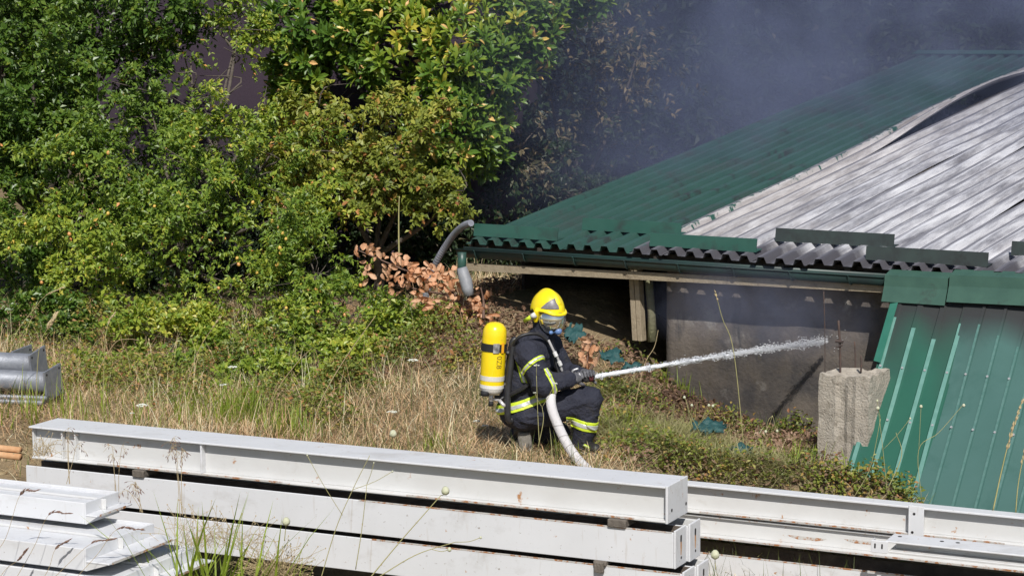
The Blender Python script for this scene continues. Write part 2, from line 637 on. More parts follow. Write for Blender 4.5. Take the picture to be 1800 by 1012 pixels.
    mb.build('post', pmat('mossy wood', (.22, .22, .12), (.12, .11, .07), 7, .9, bump=.6), t, True)
    # concrete wall
    con = pmat('sooty concrete wall', (.11, .092, .078), (.175, .148, .122), 2.4, .92, bump=.5, bscale=30,
               stains=[((.07, .064, .062), 1.3, .46, .62, None), ((.25, .23, .205), 2.3, .60, .68, None), ((.06, .055, .05), 4, .6, .7, (1, 1, .25)), ((.10, .085, .06), 12, .6, .72, None)])
    c0 = wall_pt(1172, 520); c1 = wall_pt(1620, 520)
    c0[2] = c1[2] = -.6
    mb = MB()
    # rough-cast face, uneven by a centimetre or so
    span = np.linalg.norm(c1 - c0) + 5
    nu, nz_ = 130, 34
    V = []; F = []
    for i in range(nu):
        for k in range(nz_):
            p = c0 + eh * (span * i / (nu - 1)) + Z3 * (1.74 * k / (nz_ - 1))
            V.append(p + ew * (.018 * mnoise.noise(Vector(p * 1.6)) + .010 * mnoise.noise(Vector(p * 6))))
    for i in range(nu - 1):
        for k in range(nz_ - 1):
            F.append((i * nz_ + k, (i + 1) * nz_ + k, (i + 1) * nz_ + k + 1, i * nz_ + k + 1))
    wl = raw_mesh('wall', V, F, con, t, True)
    sd = wl.modifiers.new('thickness', 'SOLIDIFY'); sd.thickness = .15; sd.offset = -1
    # back and left walls of dark timber keep the inside dark
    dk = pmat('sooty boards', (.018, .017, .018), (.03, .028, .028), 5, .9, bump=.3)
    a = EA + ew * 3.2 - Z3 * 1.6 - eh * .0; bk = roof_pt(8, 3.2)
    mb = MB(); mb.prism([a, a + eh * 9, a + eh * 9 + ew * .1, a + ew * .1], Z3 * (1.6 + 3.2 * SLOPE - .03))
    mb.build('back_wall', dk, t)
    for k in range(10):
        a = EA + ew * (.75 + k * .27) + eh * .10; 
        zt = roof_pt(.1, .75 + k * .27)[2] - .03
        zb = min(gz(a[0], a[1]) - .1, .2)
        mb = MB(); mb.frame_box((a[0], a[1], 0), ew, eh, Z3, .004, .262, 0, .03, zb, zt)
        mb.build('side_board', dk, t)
    # bent flashing over the leaning sheets
    for (xa, xb, dz_, sh) in ((1556, 1667, 0, 0), (1670, 1830, .012, .012)):
        a = on_plane(xa, 483, EA - ew * .115, ew) ; b = on_plane(xb, 483 + (xb - xa) * .058, EA - ew * .115, ew)
        a[2] += dz_ - sh; b[2] += dz_
        mb = MB()
        prof = [(0.0, .0), (-.012, -.09), (-.06, -.215), (-.064, -.212), (-.018, -.088), (-.006, .0), (.1, .03), (.1, .036)]
        mb.prism([a + ew * x + Z3 * z for x, z in prof], b - a)
        mb.build('flashing', pmat('flashing green', (.05, .115, .085), (.035, .085, .065), 6, .5, stains=[((.03, .03, .03), 5, .58, .74, None)]), t)
    return t, u_end


SHED, U_END = build_shed()


# ================================================================== LEANING GREEN SHEETS
def lean_material(nm, ca, cb):
    m = pmat(nm, ca, cb, 2.0, .62,
             stains=[((.02, .085, .07), 1.5, .5, .7, None), ((.1, .17, .14), 60, .72, .78, (1, 1, .3))])
    nt = m.node_tree; N = nt.nodes; L = nt.links; P = N['Principled BSDF']
    old = P.inputs['Base Color'].links[0].from_socket
    a = N.new('ShaderNodeAttribute'); a.attribute_name = 'soot'
    c = mix(nt, a.outputs['Fac'], old, (.022, .02, .022))
    L.new(c, P.inputs['Base Color'])
    return m


T0 = on_plane(1575, 524, EA - ew * .12, ew)
TB = on_plane(1487, 828, T0, eh)
LDN = TB - T0                              # down the sheet
LLEN = np.linalg.norm(LDN) + .5
LDN = LDN / np.linalg.norm(LDN)
LN = np.cross(eh, LDN); LN = LN if LN[1] < 0 else -LN   # out of the sheet, toward the camera
M_lean1 = lean_material('leaning sheet green', (.010, .092, .060), (.014, .105, .070))
M_lean2 = lean_material('dusty leaning sheet', (.045, .120, .105), (.055, .135, .122))
M_ribpale = pmat('pale rib paint', (.15, .31, .27), (.10, .24, .20), 14, .45)


def leaning_sheet(s0, width, label, ribs, notch=False, hoff=0.0, seed=0):
    base = T0 + eh * s0 + LDN * LLEN
    t = thing('roofing_sheet', (base[0], base[1], base[2]), label, 'metal sheet', 'green sheets leaning against the shed')
    us = [(0, 0)]
    rw = .019 if s0 < .3 else .010
    for r in ribs:
        us += [(r - rw * 1.5, 0), (r - rw, .012), (r + rw, .012), (r + rw * 1.5, 0)]
    us.append((width, 0))
    us = np.array(us)
    vs = np.linspace(-.06, LLEN, 40)
    U, V = np.meshgrid(us[:, 0], vs, indexing='ij')
    H = np.repeat(us[:, 1][:, None], len(vs), 1) + hoff + .006 * np.sin(V * 4 + seed) * np.sin(U * 5 + seed)
    P = T0 + (s0 + U)[..., None] * eh + V[..., None] * LDN + H[..., None] * LN
    nu, nv = U.shape
    idx = np.arange(nu * nv).reshape(nu, nv)
    F = np.stack([idx[:-1, :-1], idx[1:, :-1], idx[1:, 1:], idx[:-1, 1:]], -1).reshape(-1, 4)
    o = raw_mesh('panel', P.reshape(-1, 3), F, M_lean1 if s0 < .3 else M_lean2, t)
    # soot licks down from the top between the ribs
    k = vnoise(np.stack([U * 3, V * 1.2, U * 0], -1), 2.4, seed) * .5 + .5
    lick = np.clip(1.25 - V / (.14 + .60 * k), 0, 1) * .95
    att = o.data.attributes.new('soot', 'FLOAT', 'POINT')
    att.data.foreach_set('value', lick.astype(np.float32).ravel())
    sd = o.modifiers.new('thickness', 'SOLIDIFY'); sd.thickness = .003; sd.offset = -1
    # pale crowns of the ribs and a few screws
    for i, r in enumerate(ribs):
        w = rw * .92
        mb = MB()
        A0 = T0 + eh * (s0 + r) + LN * (.0275 + hoff + .006 * 0)
        path = []
        for v in np.linspace(.18 + .08 * (i % 3), LLEN, 20):
            path.append(T0 + eh * (s0 + r) + LDN * v + LN * (.0172 + hoff + .006 * math.sin(v * 4 + seed) * math.sin(r * 5 + seed)))
        V_ = []; F_ = []
        for j, p in enumerate(path):
            V_ += [p - eh * w, p + eh * w, p + eh * w - LN * .004, p - eh * w - LN * .004]
            if j:
                n = 4 * (j - 1)
                for q in range(4):
                    F_.append((n + q, n + (q + 1) % 4, n + 4 + (q + 1) % 4, n + 4 + q))
        mb.add(V_, F_)
        rb = mb.build('rib_crown', M_ribpale if s0 < .3 else M_lean_plain, t)
        for v in (.62, 1.08):
            c = T0 + eh * (s0 + r) + LDN * v + LN * (.017 + hoff)
            mb = MB(); mb.tube([c - LN * .004, c + LN * .007], .010, 8)
            mb.build('screw', pmat('screw zinc', (.5, .5, .5), rough=.4, metal=.5), t)
    return t


M_lean_plain = pmat('leaning rib green', (.06, .15, .13), (.11, .21, .19), 25, .4)
leaning_sheet(0.0, .66, 'green ribbed metal sheet leaning beside the concrete stump', [.045, .235, .43, .62], seed=1)
leaning_sheet(.62, .66, 'dusty ribbed metal sheet leaning between the first and the rightmost', [.16, .34, .52], hoff=.006, seed=4)
leaning_sheet(1.26, 1.0, 'rightmost green metal sheet leaning at the picture edge', [.03, .22, .41, .6, .8], hoff=.0, seed=7)
# short lap piece on the outer left edge
mb = MB()
a = T0 - eh * .03 + LN * .012
mb.prism([a - LDN * .03, a + eh * .075 - LDN * .03 + LN * .02, a + eh * .075 + LDN * .60 + LN * .02, a + LDN * .58], LN * .004)
o = mb.build('edge_strip', pmat('edge strip green', (.03, .16, .11), (.05, .19, .14), 8, .4))
tag(o, 'short green edge strip lapped over the leaning sheet top', 'metal strip')


# ================================================================== CONCRETE STUMP WITH REBAR
def build_stump():
    base = on_plane(1497, 826, T0 - eh * .10, eh)
    b0 = at(1446, 826, 17.55); b1 = at(1550, 820, 17.25)
    z0 = -.55
    t = thing('concrete_stump', (b0[0] + .2, b0[1], gz(b0[0] + .2, b0[1])), 'broken concrete column stump with rusty bars, beside leaning green sheet', 'concrete stump')
    Y0 = 17.6
    P = at(1440, 657, Y0); Q = at(1528, 648, Y0 - .28); Rr = at(1560, 637, Y0 + .05)
    ex = Q - P; ex[2] = 0; W = np.linalg.norm(ex); ex /= W
    ey = np.array([-ex[1], ex[0], 0])
    top = P[2]
    nx, ny, nz = 12, 8, 18
    V = []; F = []
    idm = {}
    dep = .34

    def vid(i, j, k):
        key = (i, j, k)
        if key in idm: return idm[key]
        x = W * i / nx; y = dep * j / ny; z = z0 + (top - z0) * k / nz
        p = P * np.array([1, 1, 0]) + ex * x + ey * y + Z3 * z
        nn = np.array(mnoise.noise_vector(Vector(p * 9))) * .010 + np.array(mnoise.noise_vector(Vector(p * 27))) * .006
        p = p + nn * (1.3 if k == nz else 1)
        if k == nz: p[2] += .008 * math.sin(i * 1.9 + j * 2.2) + .022 * (i > 8) + .012 * (j > 4)
        # cast groove down the middle of the front face
        if j == 0 and i in (5, 6): p = p + ey * .018
        if j == 0 and i == 9: p = p - ey * .008
        idm[key] = len(V); V.append(p); return idm[key]
    for i in range(nx):
        for k in range(nz):
            F.append((vid(i, 0, k), vid(i + 1, 0, k), vid(i + 1, 0, k + 1), vid(i, 0, k + 1)))
            F.append((vid(i, ny, k), vid(i, ny, k + 1), vid(i + 1, ny, k + 1), vid(i + 1, ny, k)))
    for j in range(ny):
        for k in range(nz):
            F.append((vid(0, j, k), vid(0, j, k + 1), vid(0, j + 1, k + 1), vid(0, j + 1, k)))
            F.append((vid(nx, j, k), vid(nx, j + 1, k), vid(nx, j + 1, k + 1), vid(nx, j, k + 1)))
    for i in range(nx):
        for j in range(ny):
            F.append((vid(i, j, nz), vid(i + 1, j, nz), vid(i + 1, j + 1, nz), vid(i, j + 1, nz)))
    m = pmat('rough concrete', (.33, .29, .24), (.44, .40, .34), 6, .95, bump=.8, bscale=55, stains=[((.17, .145, .115), 9, .55, .72, None), ((.3, .17, .09), 16, .68, .78, None)])
    raw_mesh('column', V, F, m, t)
    rust = pmat('dark rebar', (.05, .04, .04), (.10, .06, .045), 20, .8)
    for (xa, ya, xb, yb, r, yy) in ((1450, 668, 1448, 512, .0035, Y0 + .12), (1477, 668, 1474, 563, .0095, Y0 + .05), (1503, 660, 1502, 600, .006, Y0 + .2), (1513, 655, 1513, 625, .008, Y0 + .0)):
        mb = MB(); a = at(xa, ya, yy); b = at(xb, yb, yy)
        mb.tube(catmull([a, a * .5 + b * .5 + eh * .006, b], 4), r, 8)
        rb = mb.build('reinforcing_bar', rust, t, True)
        if r > .009:
            c = at(1475, 600, yy - .01)
            mb = MB(); mb.tube([c - eh * .03, c + eh * .035], .012, 8); mb.tube([c - eh * .03 - Z3 * .05, c + eh * .03 - Z3 * .03], .006, 6)
            mb.build('clip', rust, rb)


build_stump()

# ================================================================== ARCHED GREY DRAIN HOSE
path = [at(828, 392, 20.6), at(815, 397, 20.75), at(800, 410, 20.95), at(785, 430, 21.1), at(770, 455, 21.2), at(758, 485, 21.3), at(750, 515, 21.3), at(745, 540, 21.3)]
cp = catmull(path, 14)
mb = MB(); mb.tube(cp, [.031 + .003 * (i % 2) for i in range(len(cp))], 14)
o = mb.build('drain_hose', pmat('ribbed grey hose', (.17, .18, .21), (.25, .26, .30), 30, .55), smooth=False)
tag(o, 'grey ribbed drain hose arching from the shed roof corner', 'hose')

# ================================================================== WHITE STEEL BEAMS
M_white = pmat('white steel paint', (.57, .57, .565), (.62, .625, .625), 3.0, .5, bump=.04, bscale=14,
               stains=[((.46, .44, .40), 5, .60, .82, (1, 1, 1)), ((.40, .20, .085), 11, .64, .70, None), ((.5, .47, .42), 26, .68, .8, None)])
M_white2 = pmat('white steel paint clean', (.61, .62, .64), (.655, .665, .69), 2.2, .46, bump=.03, bscale=10,
                stains=[((.45, .44, .43), 4, .55, .8, (.4, 1, 1)), ((.42, .22, .10), 14, .665, .72, None), ((.44, .40, .35), 3.5, .60, .80, (5, 5, .5)), ((.30, .27, .24), 34, .64, .72, None)])
M_rust = pmat('rust streak', (.36, .16, .055), (.55, .33, .18), 18, .9)
M_edge = pmat('chipped rusty edge', (.50, .49, .47), (.44, .42, .39), 8, .8, stains=[((.34, .15, .06), 22, .50, .58, None), ((.16, .08, .05), 50, .6, .68, None)])
M_gap_shade = pmat('painted gap shade', (.075, .06, .05), (.13, .105, .085), 9, .9, bump=.4)  # dark colour painted on inner faces as the shade in the beam gaps
M_hole = pmat('dark hole', (.015, .012, .012), rough=.9)
M_wood_dark = pmat('old spacer wood', (.10, .085, .07), (.19, .165, .14), 12, .95, bump=.6)


class Beam:
    """steel section: local x along, y away from camera, z up; O is the front-bottom-left corner"""

    def __init__(s, label, O, d, length, group):
        s.O = np.asarray(O, float); s.L = length
        s.d = d / np.linalg.norm(d)
        h = np.array([s.d[0], s.d[1], 0]); h /= np.linalg.norm(h)
        s.n = np.array([-h[1], h[0], 0]); s.u = np.cross(s.d, s.n); 
        if s.u[2] < 0: s.u = -s.u
        s.t = thing('steel_beam', s.O, label, 'steel beam', group)

    def p(s, x, y, z):
        return s.O + s.d * x + s.n * y + s.u * z

    def plate(s, name, x0, x1, y0, y1, z0, z1, mat=None, parent=None, bevel=.004):
        mb = MB()
        mb.frame_box(s.O, s.d, s.n, s.u, x0, x1, y0, y1, z0, z1)
        return mb.build(name, mat or M_white, parent or s.t, bevel=bevel)

    def holes(s, parent, face, spots, r=.011, slot=0.0, drip=0.0):
        """bolt holes sunk in a plate; face 'end' (x=const), 'front' (y=const) or 'top' (z=const)"""
        for (a, b, c) in spots:
            mb = MB()
            if face == 'end':
                A_, B_, N_ = s.n, s.u, s.d; C_ = s.p(a, b, c)
            elif face == 'front':
                A_, B_, N_ = s.d, s.u, -s.n; C_ = s.p(a, b, c)
            else:
                A_, B_, N_ = s.d, s.n, s.u; C_ = s.p(a, b, c)
            pts = [C_ + N_ * .0015 + A_ * (math.cos(2 * math.pi * k / 12) * r) + B_ * (math.sin(2 * math.pi * k / 12) * r + (slot if k < 6 else -slot)) for k in range(12)]
            mb.prism(pts, -N_ * .003)
            mb.build('bolt_hole', M_hole, parent)
            if drip:
                q = [C_ + N_ * .0008 + A_ * x + B_ * z for x, z in ((-r * .9, .006), (r * .9, .006), (r * 1.1, -drip * .5), (r * .5, -drip), (-r * .4, -drip * .95), (-r * .8, -drip * .4))]
                mb = MB(); mb.prism(q, -N_ * .002)
                mb.build('rust_streak', M_rust, parent)


GA = 'white beams of the left-hand stack'
GB = 'white beams of the right-hand stack'
GC = 'white beams of the nearest stack'
tf = .014
W1, H1, WB = .36, .245, .072
# --- A1: top beam, web side toward the camera
O = AL - Z3 * H1
b = Beam('topmost white H beam with open web, boxed right end, front stack', O, AR - AL, BLEN, GA)
L_ = b.L
b.plate('top_flange', -.02, L_, 0, W1, H1 - tf, H1, M_white2)
b.plate('bottom_flange', 0, L_, 0, W1, 0, tf)
b.plate('web', .0, L_ - .001, WB - .006, WB + .006, tf, H1 - tf)
e = b.plate('end_plate', L_ + .001, L_ + .018, -.004, W1 + .004, -.004, H1 + .003, M_white2)
b.holes(e, 'end', [(L_ + .018, .07, .075), (L_ + .018, .33, .065)], r=.012)
for x in (1.36, 1.36 + .13):
    pass
b.plate('stiffener', 1.50, 1.515, .012, WB - .006, tf, H1 - tf, M_white2)
b.plate('stiffener', .26, .272, .02, WB - .006, tf, H1 - tf)
b.plate('stiffener', .38, .392, .02, WB - .006, tf, H1 - tf)
b.plate('end_plate', -.012, .0, .03, W1 - .02, .001, H1 - tf - .001)
b.plate('edge_rust', 3.2, 4.9, -.0015, .010, .004, tf + .0012, M_edge, bevel=0)
b.plate('edge_rust', .6, 2.2, -.0015, .010, .004, tf + .0012, M_edge, bevel=0)
A1 = b
# --- A2 / A3: rows of two H beams on their side, flange face toward the camera


def row(zt, x0, x1, front_label, back_label, h=.24, w=.20, yoff=0.0, streak=True):
    for k, lab in ((0, front_label), (1, back_label)):
        OO = A1.p(x0 - .0, yoff + k * (w + .012) - .01, zt - h) + A1.d * 0
        bb = Beam(lab, OO, AR - AL, x1 - x0, GA)
        LL = bb.L + (.14 * 0 if k == 0 else .02)
        bb.plate('front_flange', 0, LL, 0, tf, 0, h, M_white2)
        bb.plate('rear_flange', 0, LL, w - tf, w, 0, h, M_gap_shade if k == 0 else None)
        bb.plate('web', 0, LL - .002, tf, w - tf, h / 2 - .006, h / 2 + .006, M_gap_shade)
        e = bb.plate('end_plate', LL + .001, LL + .016, .002, w - .002, -.002, h + .012, M_white2)
        bb.holes(e, 'end', [(LL + .016, w * .5, h * .76)], r=.013, slot=.012, drip=.115 if streak else 0)
        bb.holes(e, 'end', [(LL + .016, w * .52, h * .22)], r=.010)
        if k == 0:
            bb.plate('edge_rust', LL * .55, LL - .01, -.0015, .012, h - .006, h + .0015, M_edge, bevel=0)


row(-.055, -.05, BLEN + .06, 'second-level white beam with rust-streaked end, front of the left stack', 'second-level white beam tucked behind, rear of the left stack')
row(-.325, .1, BLEN + .12, 'third-level white beam under the rust-streaked one, left stack', 'third-level white beam at the back of the left stack', streak=False)
# wooden spacers between the levels
for (x, z0, z1, y0, y1, wd, lab) in ((.93, -.055, .0, -.03, .40, .10, 'dark wooden spacer under the top beam, left end'), (4.72, -.055, .0, -.03, .40, .13, 'grey wooden spacer under the top beam, right end'),
                                     (4.62, -.326, -.292, -.035, .40, .09, 'dark wooden block between second and third beam'), (.6, -.326, -.292, -.0, .40, .09, 'wooden block between the lower beams, left end')):
    mb = MB()
    mb.frame_box(A1.O, A1.d, A1.n, A1.u, x, x + wd, y0, y1, z0 + .001, z1 - .001)
    if 'block between second' in lab:
        mb.frame_box(A1.O, A1.d, A1.n, A1.u, x + .01, x + wd - .015, y0 - .012, y0 + .02, z0 - .045, z1 - .006)
    o = mb.build('wooden_spacer', M_wood_dark, bevel=.006)
    tag(o, lab, 'wood block', 'wooden spacers between the beams')

# --- B stack (behind, to the right)
BL, BR = at(1120, 842, 16.38), at(1830, 912, 15.12)
bd = BR - BL
hB, wB = .215, .13
b = Beam('upper white H beam of the right stack, fin plate near its middle', BL - Z3 * hB, bd, np.linalg.norm(bd) + 1.6, GB)
LB = b.L
b.plate('top_flange', 0, LB, 0, wB, hB - .016, hB, M_white2)
b.plate('bottom_flange', 0, LB, 0, wB, 0, .016)
b.plate('web', 0, LB, wB * .5 - .006, wB * .5 + .006, .016, hB - .016)
xf = float(np.dot(at(1600, 895, 15.5) - b.O, b.d))
e = b.plate('fin_plate', xf - .01, xf + .0, -.012, wB / 2 - .006, -.03, hB + .012, M_white2)
b.plate('stiffener', xf + .08, xf + .09, .0, wB / 2 - .006, .016, hB - .016)
mb = MB(); mb.frame_box(b.O, b.d, b.n, b.u, xf - .012, xf + .10, -.010, .0, -.02, hB + .008)
e = mb.build('fin_plate', M_white2, b.t, bevel=.003)
b.holes(e, 'front', [(xf + .03, -.010, hB - .05), (xf + .02, -.010, .03)], r=.010)
b.plate('edge_rust', .5, LB * .6, -.0015, .01, .006, .0172, M_edge, bevel=0)
B1 = b
hb2 = .155
b = Beam('lower rusty-edged white H beam of the right stack, in shade', BL - Z3 * (hB + .016 + hb2) - bn * .03, bd, LB, GB)
b.plate('top_flange', 0, LB, .05, wB + .06, hb2 - .012, hb2)
b.plate('bottom_flange', 0, LB, -.02, wB + .06, 0.0, .014)
b.plate('web', 0, LB, .075, .087, .014, hb2 - .012)
b.plate('edge_rust', .3, LB * .7, -.0215, -.01, .004, .0152, M_edge, bevel=0)
for j, (sx, sz) in enumerate(((1.32, .06), (1.75, .075))):
    pts = [b.p(sx + .16 * math.cos(a) * (1 + .3 * math.sin(3 * a)) * .8, .0735, sz + .018 * math.sin(a) * (1 + .4 * math.cos(2 * a))) for a in np.linspace(0, 2 * math.pi, 14, endpoint=False)]
    mb = MB(); mb.prism(pts, b.n * .0012); mb.build('rust_patch', M_edge, b.t)
b = Beam('wide flat-faced white beam at the bottom of the right stack', BL - Z3 * (hB + .016 + hb2 + .25) - bn * .26 - A1.d * .2, bd, LB, GB)
b.plate('front_flange', 0, LB, 0, .014, -.18, .20, M_white2)
b.plate('web', 0, LB, .014, .34, .0, .012, M_gap_shade)
b.plate('rear_flange', 0, LB, .34, .354, -.18, .20, M_gap_shade)
b.plate('edge_rust', .6, LB * .8, -.0015, .01, .192, .2012, M_edge, bevel=0)
# B4: shorter beam lying in front, plate with bolt holes
P4 = at(1556, 967, 15.05)
b = Beam('short white beam with bolt-holed top plate, lying on the right stack', P4 - Z3 * .0, bd, 2.6, GB)
e = b.plate('top_plate', .0, 2.6, 0, .235, .058, .070, M_white2)
b.plate('web', .05, 2.6, .10, .112, .0, .058)
b.plate('bottom_plate', .02, 2.6, 0.0, .235, -.012, .0)
b.holes(e, 'top', [(.06, .16, .070), (.36, .15, .070), (.47, .155, .070)], r=.015)
e = b.plate('end_cleat', -.10, .02, -.012, .0, -.02, .068, M_white2)
e2 = b.plate('end_cleat', -.10, -.088, .0, .07, -.02, .068)
b.holes(e, 'front', [(-.07, -.012, .03), (-.02, -.012, .03)], r=.006, slot=.012)


# --- C stack (nearest, lower left): beams with a capped, ledged end
def cbeam(fx, fy, Y, label, ext, h=.125, w=.36):
    P = at(fx, fy, Y)                     # front bottom corner of the end
    d = A1.d
    bb = Beam(label, P - d * 2.4, d, 2.4, GC)
    LL = 2.4
    bb.plate('front_flange', 0, LL, 0, .013, 0, h + .012, M_white2, bevel=.005)
    bb.plate('web', 0, LL - .002, .013, w - .013, h - .02, h - .008, M_white2)
    bb.plate('rear_flange', 0, LL, w - .013, w, 0, h + .012, M_white2)
    bb.plate('rib', 0, LL - .02, w * .46, w * .46 + .012, h - .008, h + .008)
    bb.plate('end_plate', LL + .001, LL + .013, .0, w, .0, h + .014, M_white2)
    bb.plate('end_ledge', LL + .013, LL + .013 + ext, .0, w + .02, .052, .064, M_white2)
    mb = MB(); mb.prism([bb.p(LL + .013, .002, .0), bb.p(LL + .013, .002, .051), bb.p(LL + .013 + ext * .9, .002, .051)], bb.n * .01)
    mb.build('gusset', M_white, bb.t)
    bb.plate('edge_rust', LL + .013 + ext - .001, LL + .013 + ext + .0012, .03, w - .05, .050, .0645, M_edge, bevel=0)
    bb.plate('fin', LL + .013, LL + .05, w * .46, w * .46 + .006, .064, h + .006)
    return bb


cbeam(148, 921, 13.55, 'uppermost white beam of the nearest stack at lower left', .085)
cbeam(148, 1003, 13.0, 'white beam with rusty ledged end, second in the nearest stack', .17, w=.72)
cbeam(200, 1057, 12.85, 'white beam half out of frame, third in the nearest stack', .12, w=.86)
cbeam(150, 1112, 12.85, 'lowest white beam of the nearest stack, below the frame edge', .1, w=.86)


# ================================================================== GREY PIPES WITH FLANGE PLATES
M_galv = pmat('galvanised pipe', (.20, .215, .25), (.29, .305, .34), 14, .5, metal=.35, bump=.15, bscale=60, stains=[((.36, .37, .4), 30, .62, .7, None)])


def flanged_pipe(px, py, Y, r, plate, label, tilt=0.0, zadd=0):
    P = at(px, py, Y)
    d = nrm(np.array([.93, -.34, .015]))
    n = np.array([.34, .93, 0])
    t = thing('flanged_pipe', P - d * 1.2 - Z3 * r, label, 'steel pipe', 'grey pipes with end plates')
    mb = MB(); mb.tube([P - d * 2.6, P], r, 20)
    mb.build('pipe', M_galv, t, True)
    mb = MB()
    c, s_ = math.cos(tilt), math.sin(tilt)
    q = [(-plate, -plate), (plate, -plate), (plate, plate), (-plate, plate)]
    mb.prism([P + n * (a * c - b_ * s_) + Z3 * (a * s_ + b_ * c) for a, b_ in q], d * .018)
    pl = mb.build('end_plate', M_galv, t, bevel=.003)
    for a, b_ in ((-.75, -.75), (.75, -.75), (.75, .75), (-.75, .75)):
        cc = P + n * (plate * (a * c - b_ * s_)) + Z3 * (plate * (a * s_ + b_ * c)) + d * .019
        mb = MB(); mb.tube([cc - d * .003, cc], .012, 8); mb.build('bolt_hole', M_hole, pl)


flanged_pipe(92, 672, 18.9, .092, .135, 'lower grey flanged pipe at the left edge', .15)
flanged_pipe(66, 640, 19.1, .092, .13, 'upper grey flanged pipe stacked at the left edge', .2)
flanged_pipe(38, 642, 19.45, .085, .16, 'rear grey flanged pipe, its plate standing up behind', .05)
for k, (px, py, Y, lab) in enumerate(((84, 700, 18.75, 'thin grey rod under the flanged pipes'), (78, 708, 18.65, 'lowest thin grey rod in front of the flanged pipes'))):
    P = at(px, py, Y); d = nrm(np.array([.93, -.34, .03]))
    mb = MB(); mb.tube([P - d * 2.2, P], .022, 10)
    o = mb.build('steel_rod', M_galv, smooth=True)
    tag(o, lab, 'steel rod', 'thin rods under the pipes')
# rusty orange tubes at the far left, behind the top beam
for k, (py, lab) in enumerate(((791, 'upper rusty orange tube poking in at the left edge'), (803, 'lower rusty orange tube poking in at the left edge'))):
    P = at(36, py, 16.75 - k * .05); d = nrm(np.array([.9, -.43, .0]))
    mb = MB(); mb.tube([P - d * 1.5, P], .026, 12)
    o = mb.build('rusty_tube', pmat('orange rusty tube', (.42, .19, .07), (.58, .36, .2), 10, .8), smooth=True)
    tag(o, lab, 'steel tube', 'rusty tubes at the left edge')

# ================================================================== FIREFIGHTER
def seg_sd(P, a, b, ra, rb):
    a = np.asarray(a, float); b = np.asarray(b, float)
    ab = b - a
    t = np.clip(((P - a) @ ab) / (ab @ ab), 0, 1)
    d = np.linalg.norm(P - a - t[..., None] * ab, axis=-1)
    return d - (ra + (rb - ra) * t)


def ell_sd(P, c, r, M=None):
    q = P - np.asarray(c, float)
    if M is not None:
        q = q @ np.asarray(M).T          # rows of M are the ellipsoid axes
    r = np.asarray(r, float)
    k0 = np.linalg.norm(q / r, axis=-1)
    k1 = np.linalg.norm(q / (r * r), axis=-1) + 1e-9
    return k0 * (k0 - 1) / k1


def smin(a, b, k):
    h = np.clip(.5 + .5 * (b - a) / k, 0, 1)
    return b + (a - b) * h - k * h * (1 - h)


def surface_nets(f, lo, hi, step):
    """mesh the zero level of f over a box"""
    lo = np.asarray(lo, float); hi = np.asarray(hi, float)
    n = np.ceil((hi - lo) / step).astype(int) + 1
    ax = [lo[i] + step * np.arange(n[i]) for i in range(3)]
    G = np.stack(np.meshgrid(*ax, indexing='ij'), -1)
    D = f(G)
    s = D < 0
    cs = [D[i:n[0] - 1 + i, j:n[1] - 1 + j, k:n[2] - 1 + k] for i in (0, 1) for j in (0, 1) for k in (0, 1)]
    C = np.stack(cs, -1)
    neg = (C < 0).sum(-1)
    act = (neg > 0) & (neg < 8)
    off = np.array([(i, j, k) for i in (0, 1) for j in (0, 1) for k in (0, 1)], float)
    edges = [(a, b) for a in range(8) for b in range(a + 1, 8) if np.abs(off[a] - off[b]).sum() == 1]
    ci = np.argwhere(act)
    cv = C[act]
    acc = np.zeros((len(ci), 3)); cnt = np.zeros(len(ci))
    for a, b in edges:
        m = (cv[:, a] < 0) != (cv[:, b] < 0)
        t = cv[:, a] / (cv[:, a] - cv[:, b] + 1e-12)
        p = off[a] + t[:, None] * (off[b] - off[a])
        acc[m] += p[m]; cnt[m] += 1
    V = lo + (ci + acc / cnt[:, None]) * step
    vid = -np.ones(act.shape, int)
    vid[act] = np.arange(len(ci))
    F = []
    for d in range(3):
        a1, a2 = [(1, 2), (2, 0), (0, 1)][d]
        sl0 = [slice(None)] * 3; sl1 = [slice(None)] * 3
        sl0[d] = slice(0, n[d] - 1); sl1[d] = slice(1, n[d])
        cross = s[tuple(sl0)] != s[tuple(sl1)]
        idx = np.argwhere(cross)
        flip = s[tuple(sl0)][cross]
        ok = (idx[:, a1] > 0) & (idx[:, a2] > 0) & (idx[:, a1] < n[a1] - 1) & (idx[:, a2] < n[a2] - 1)
        idx = idx[ok]; flip = flip[ok]
        q = []
        for (o1, o2) in ((1, 1), (0, 1), (0, 0), (1, 0)):
            j = idx.copy(); j[:, a1] -= o1; j[:, a2] -= o2
            q.append(vid[j[:, 0], j[:, 1], j[:, 2]])
        q = np.stack(q, -1)
        q[~flip] = q[~flip][:, ::-1]
        F.append(q)
    F = np.concatenate(F)
    F = F[(F >= 0).all(1)]
    return V, F


FP = np.array([.262, 17.0, 0.0])
FP[2] = gz(FP[0] + .05, FP[1])


def sdf_part(name, f, lo, hi, step, material, parent):
    V, F = surface_nets(f, lo, hi, step)
    return raw_mesh(name, V + FP, F, material, parent, True)


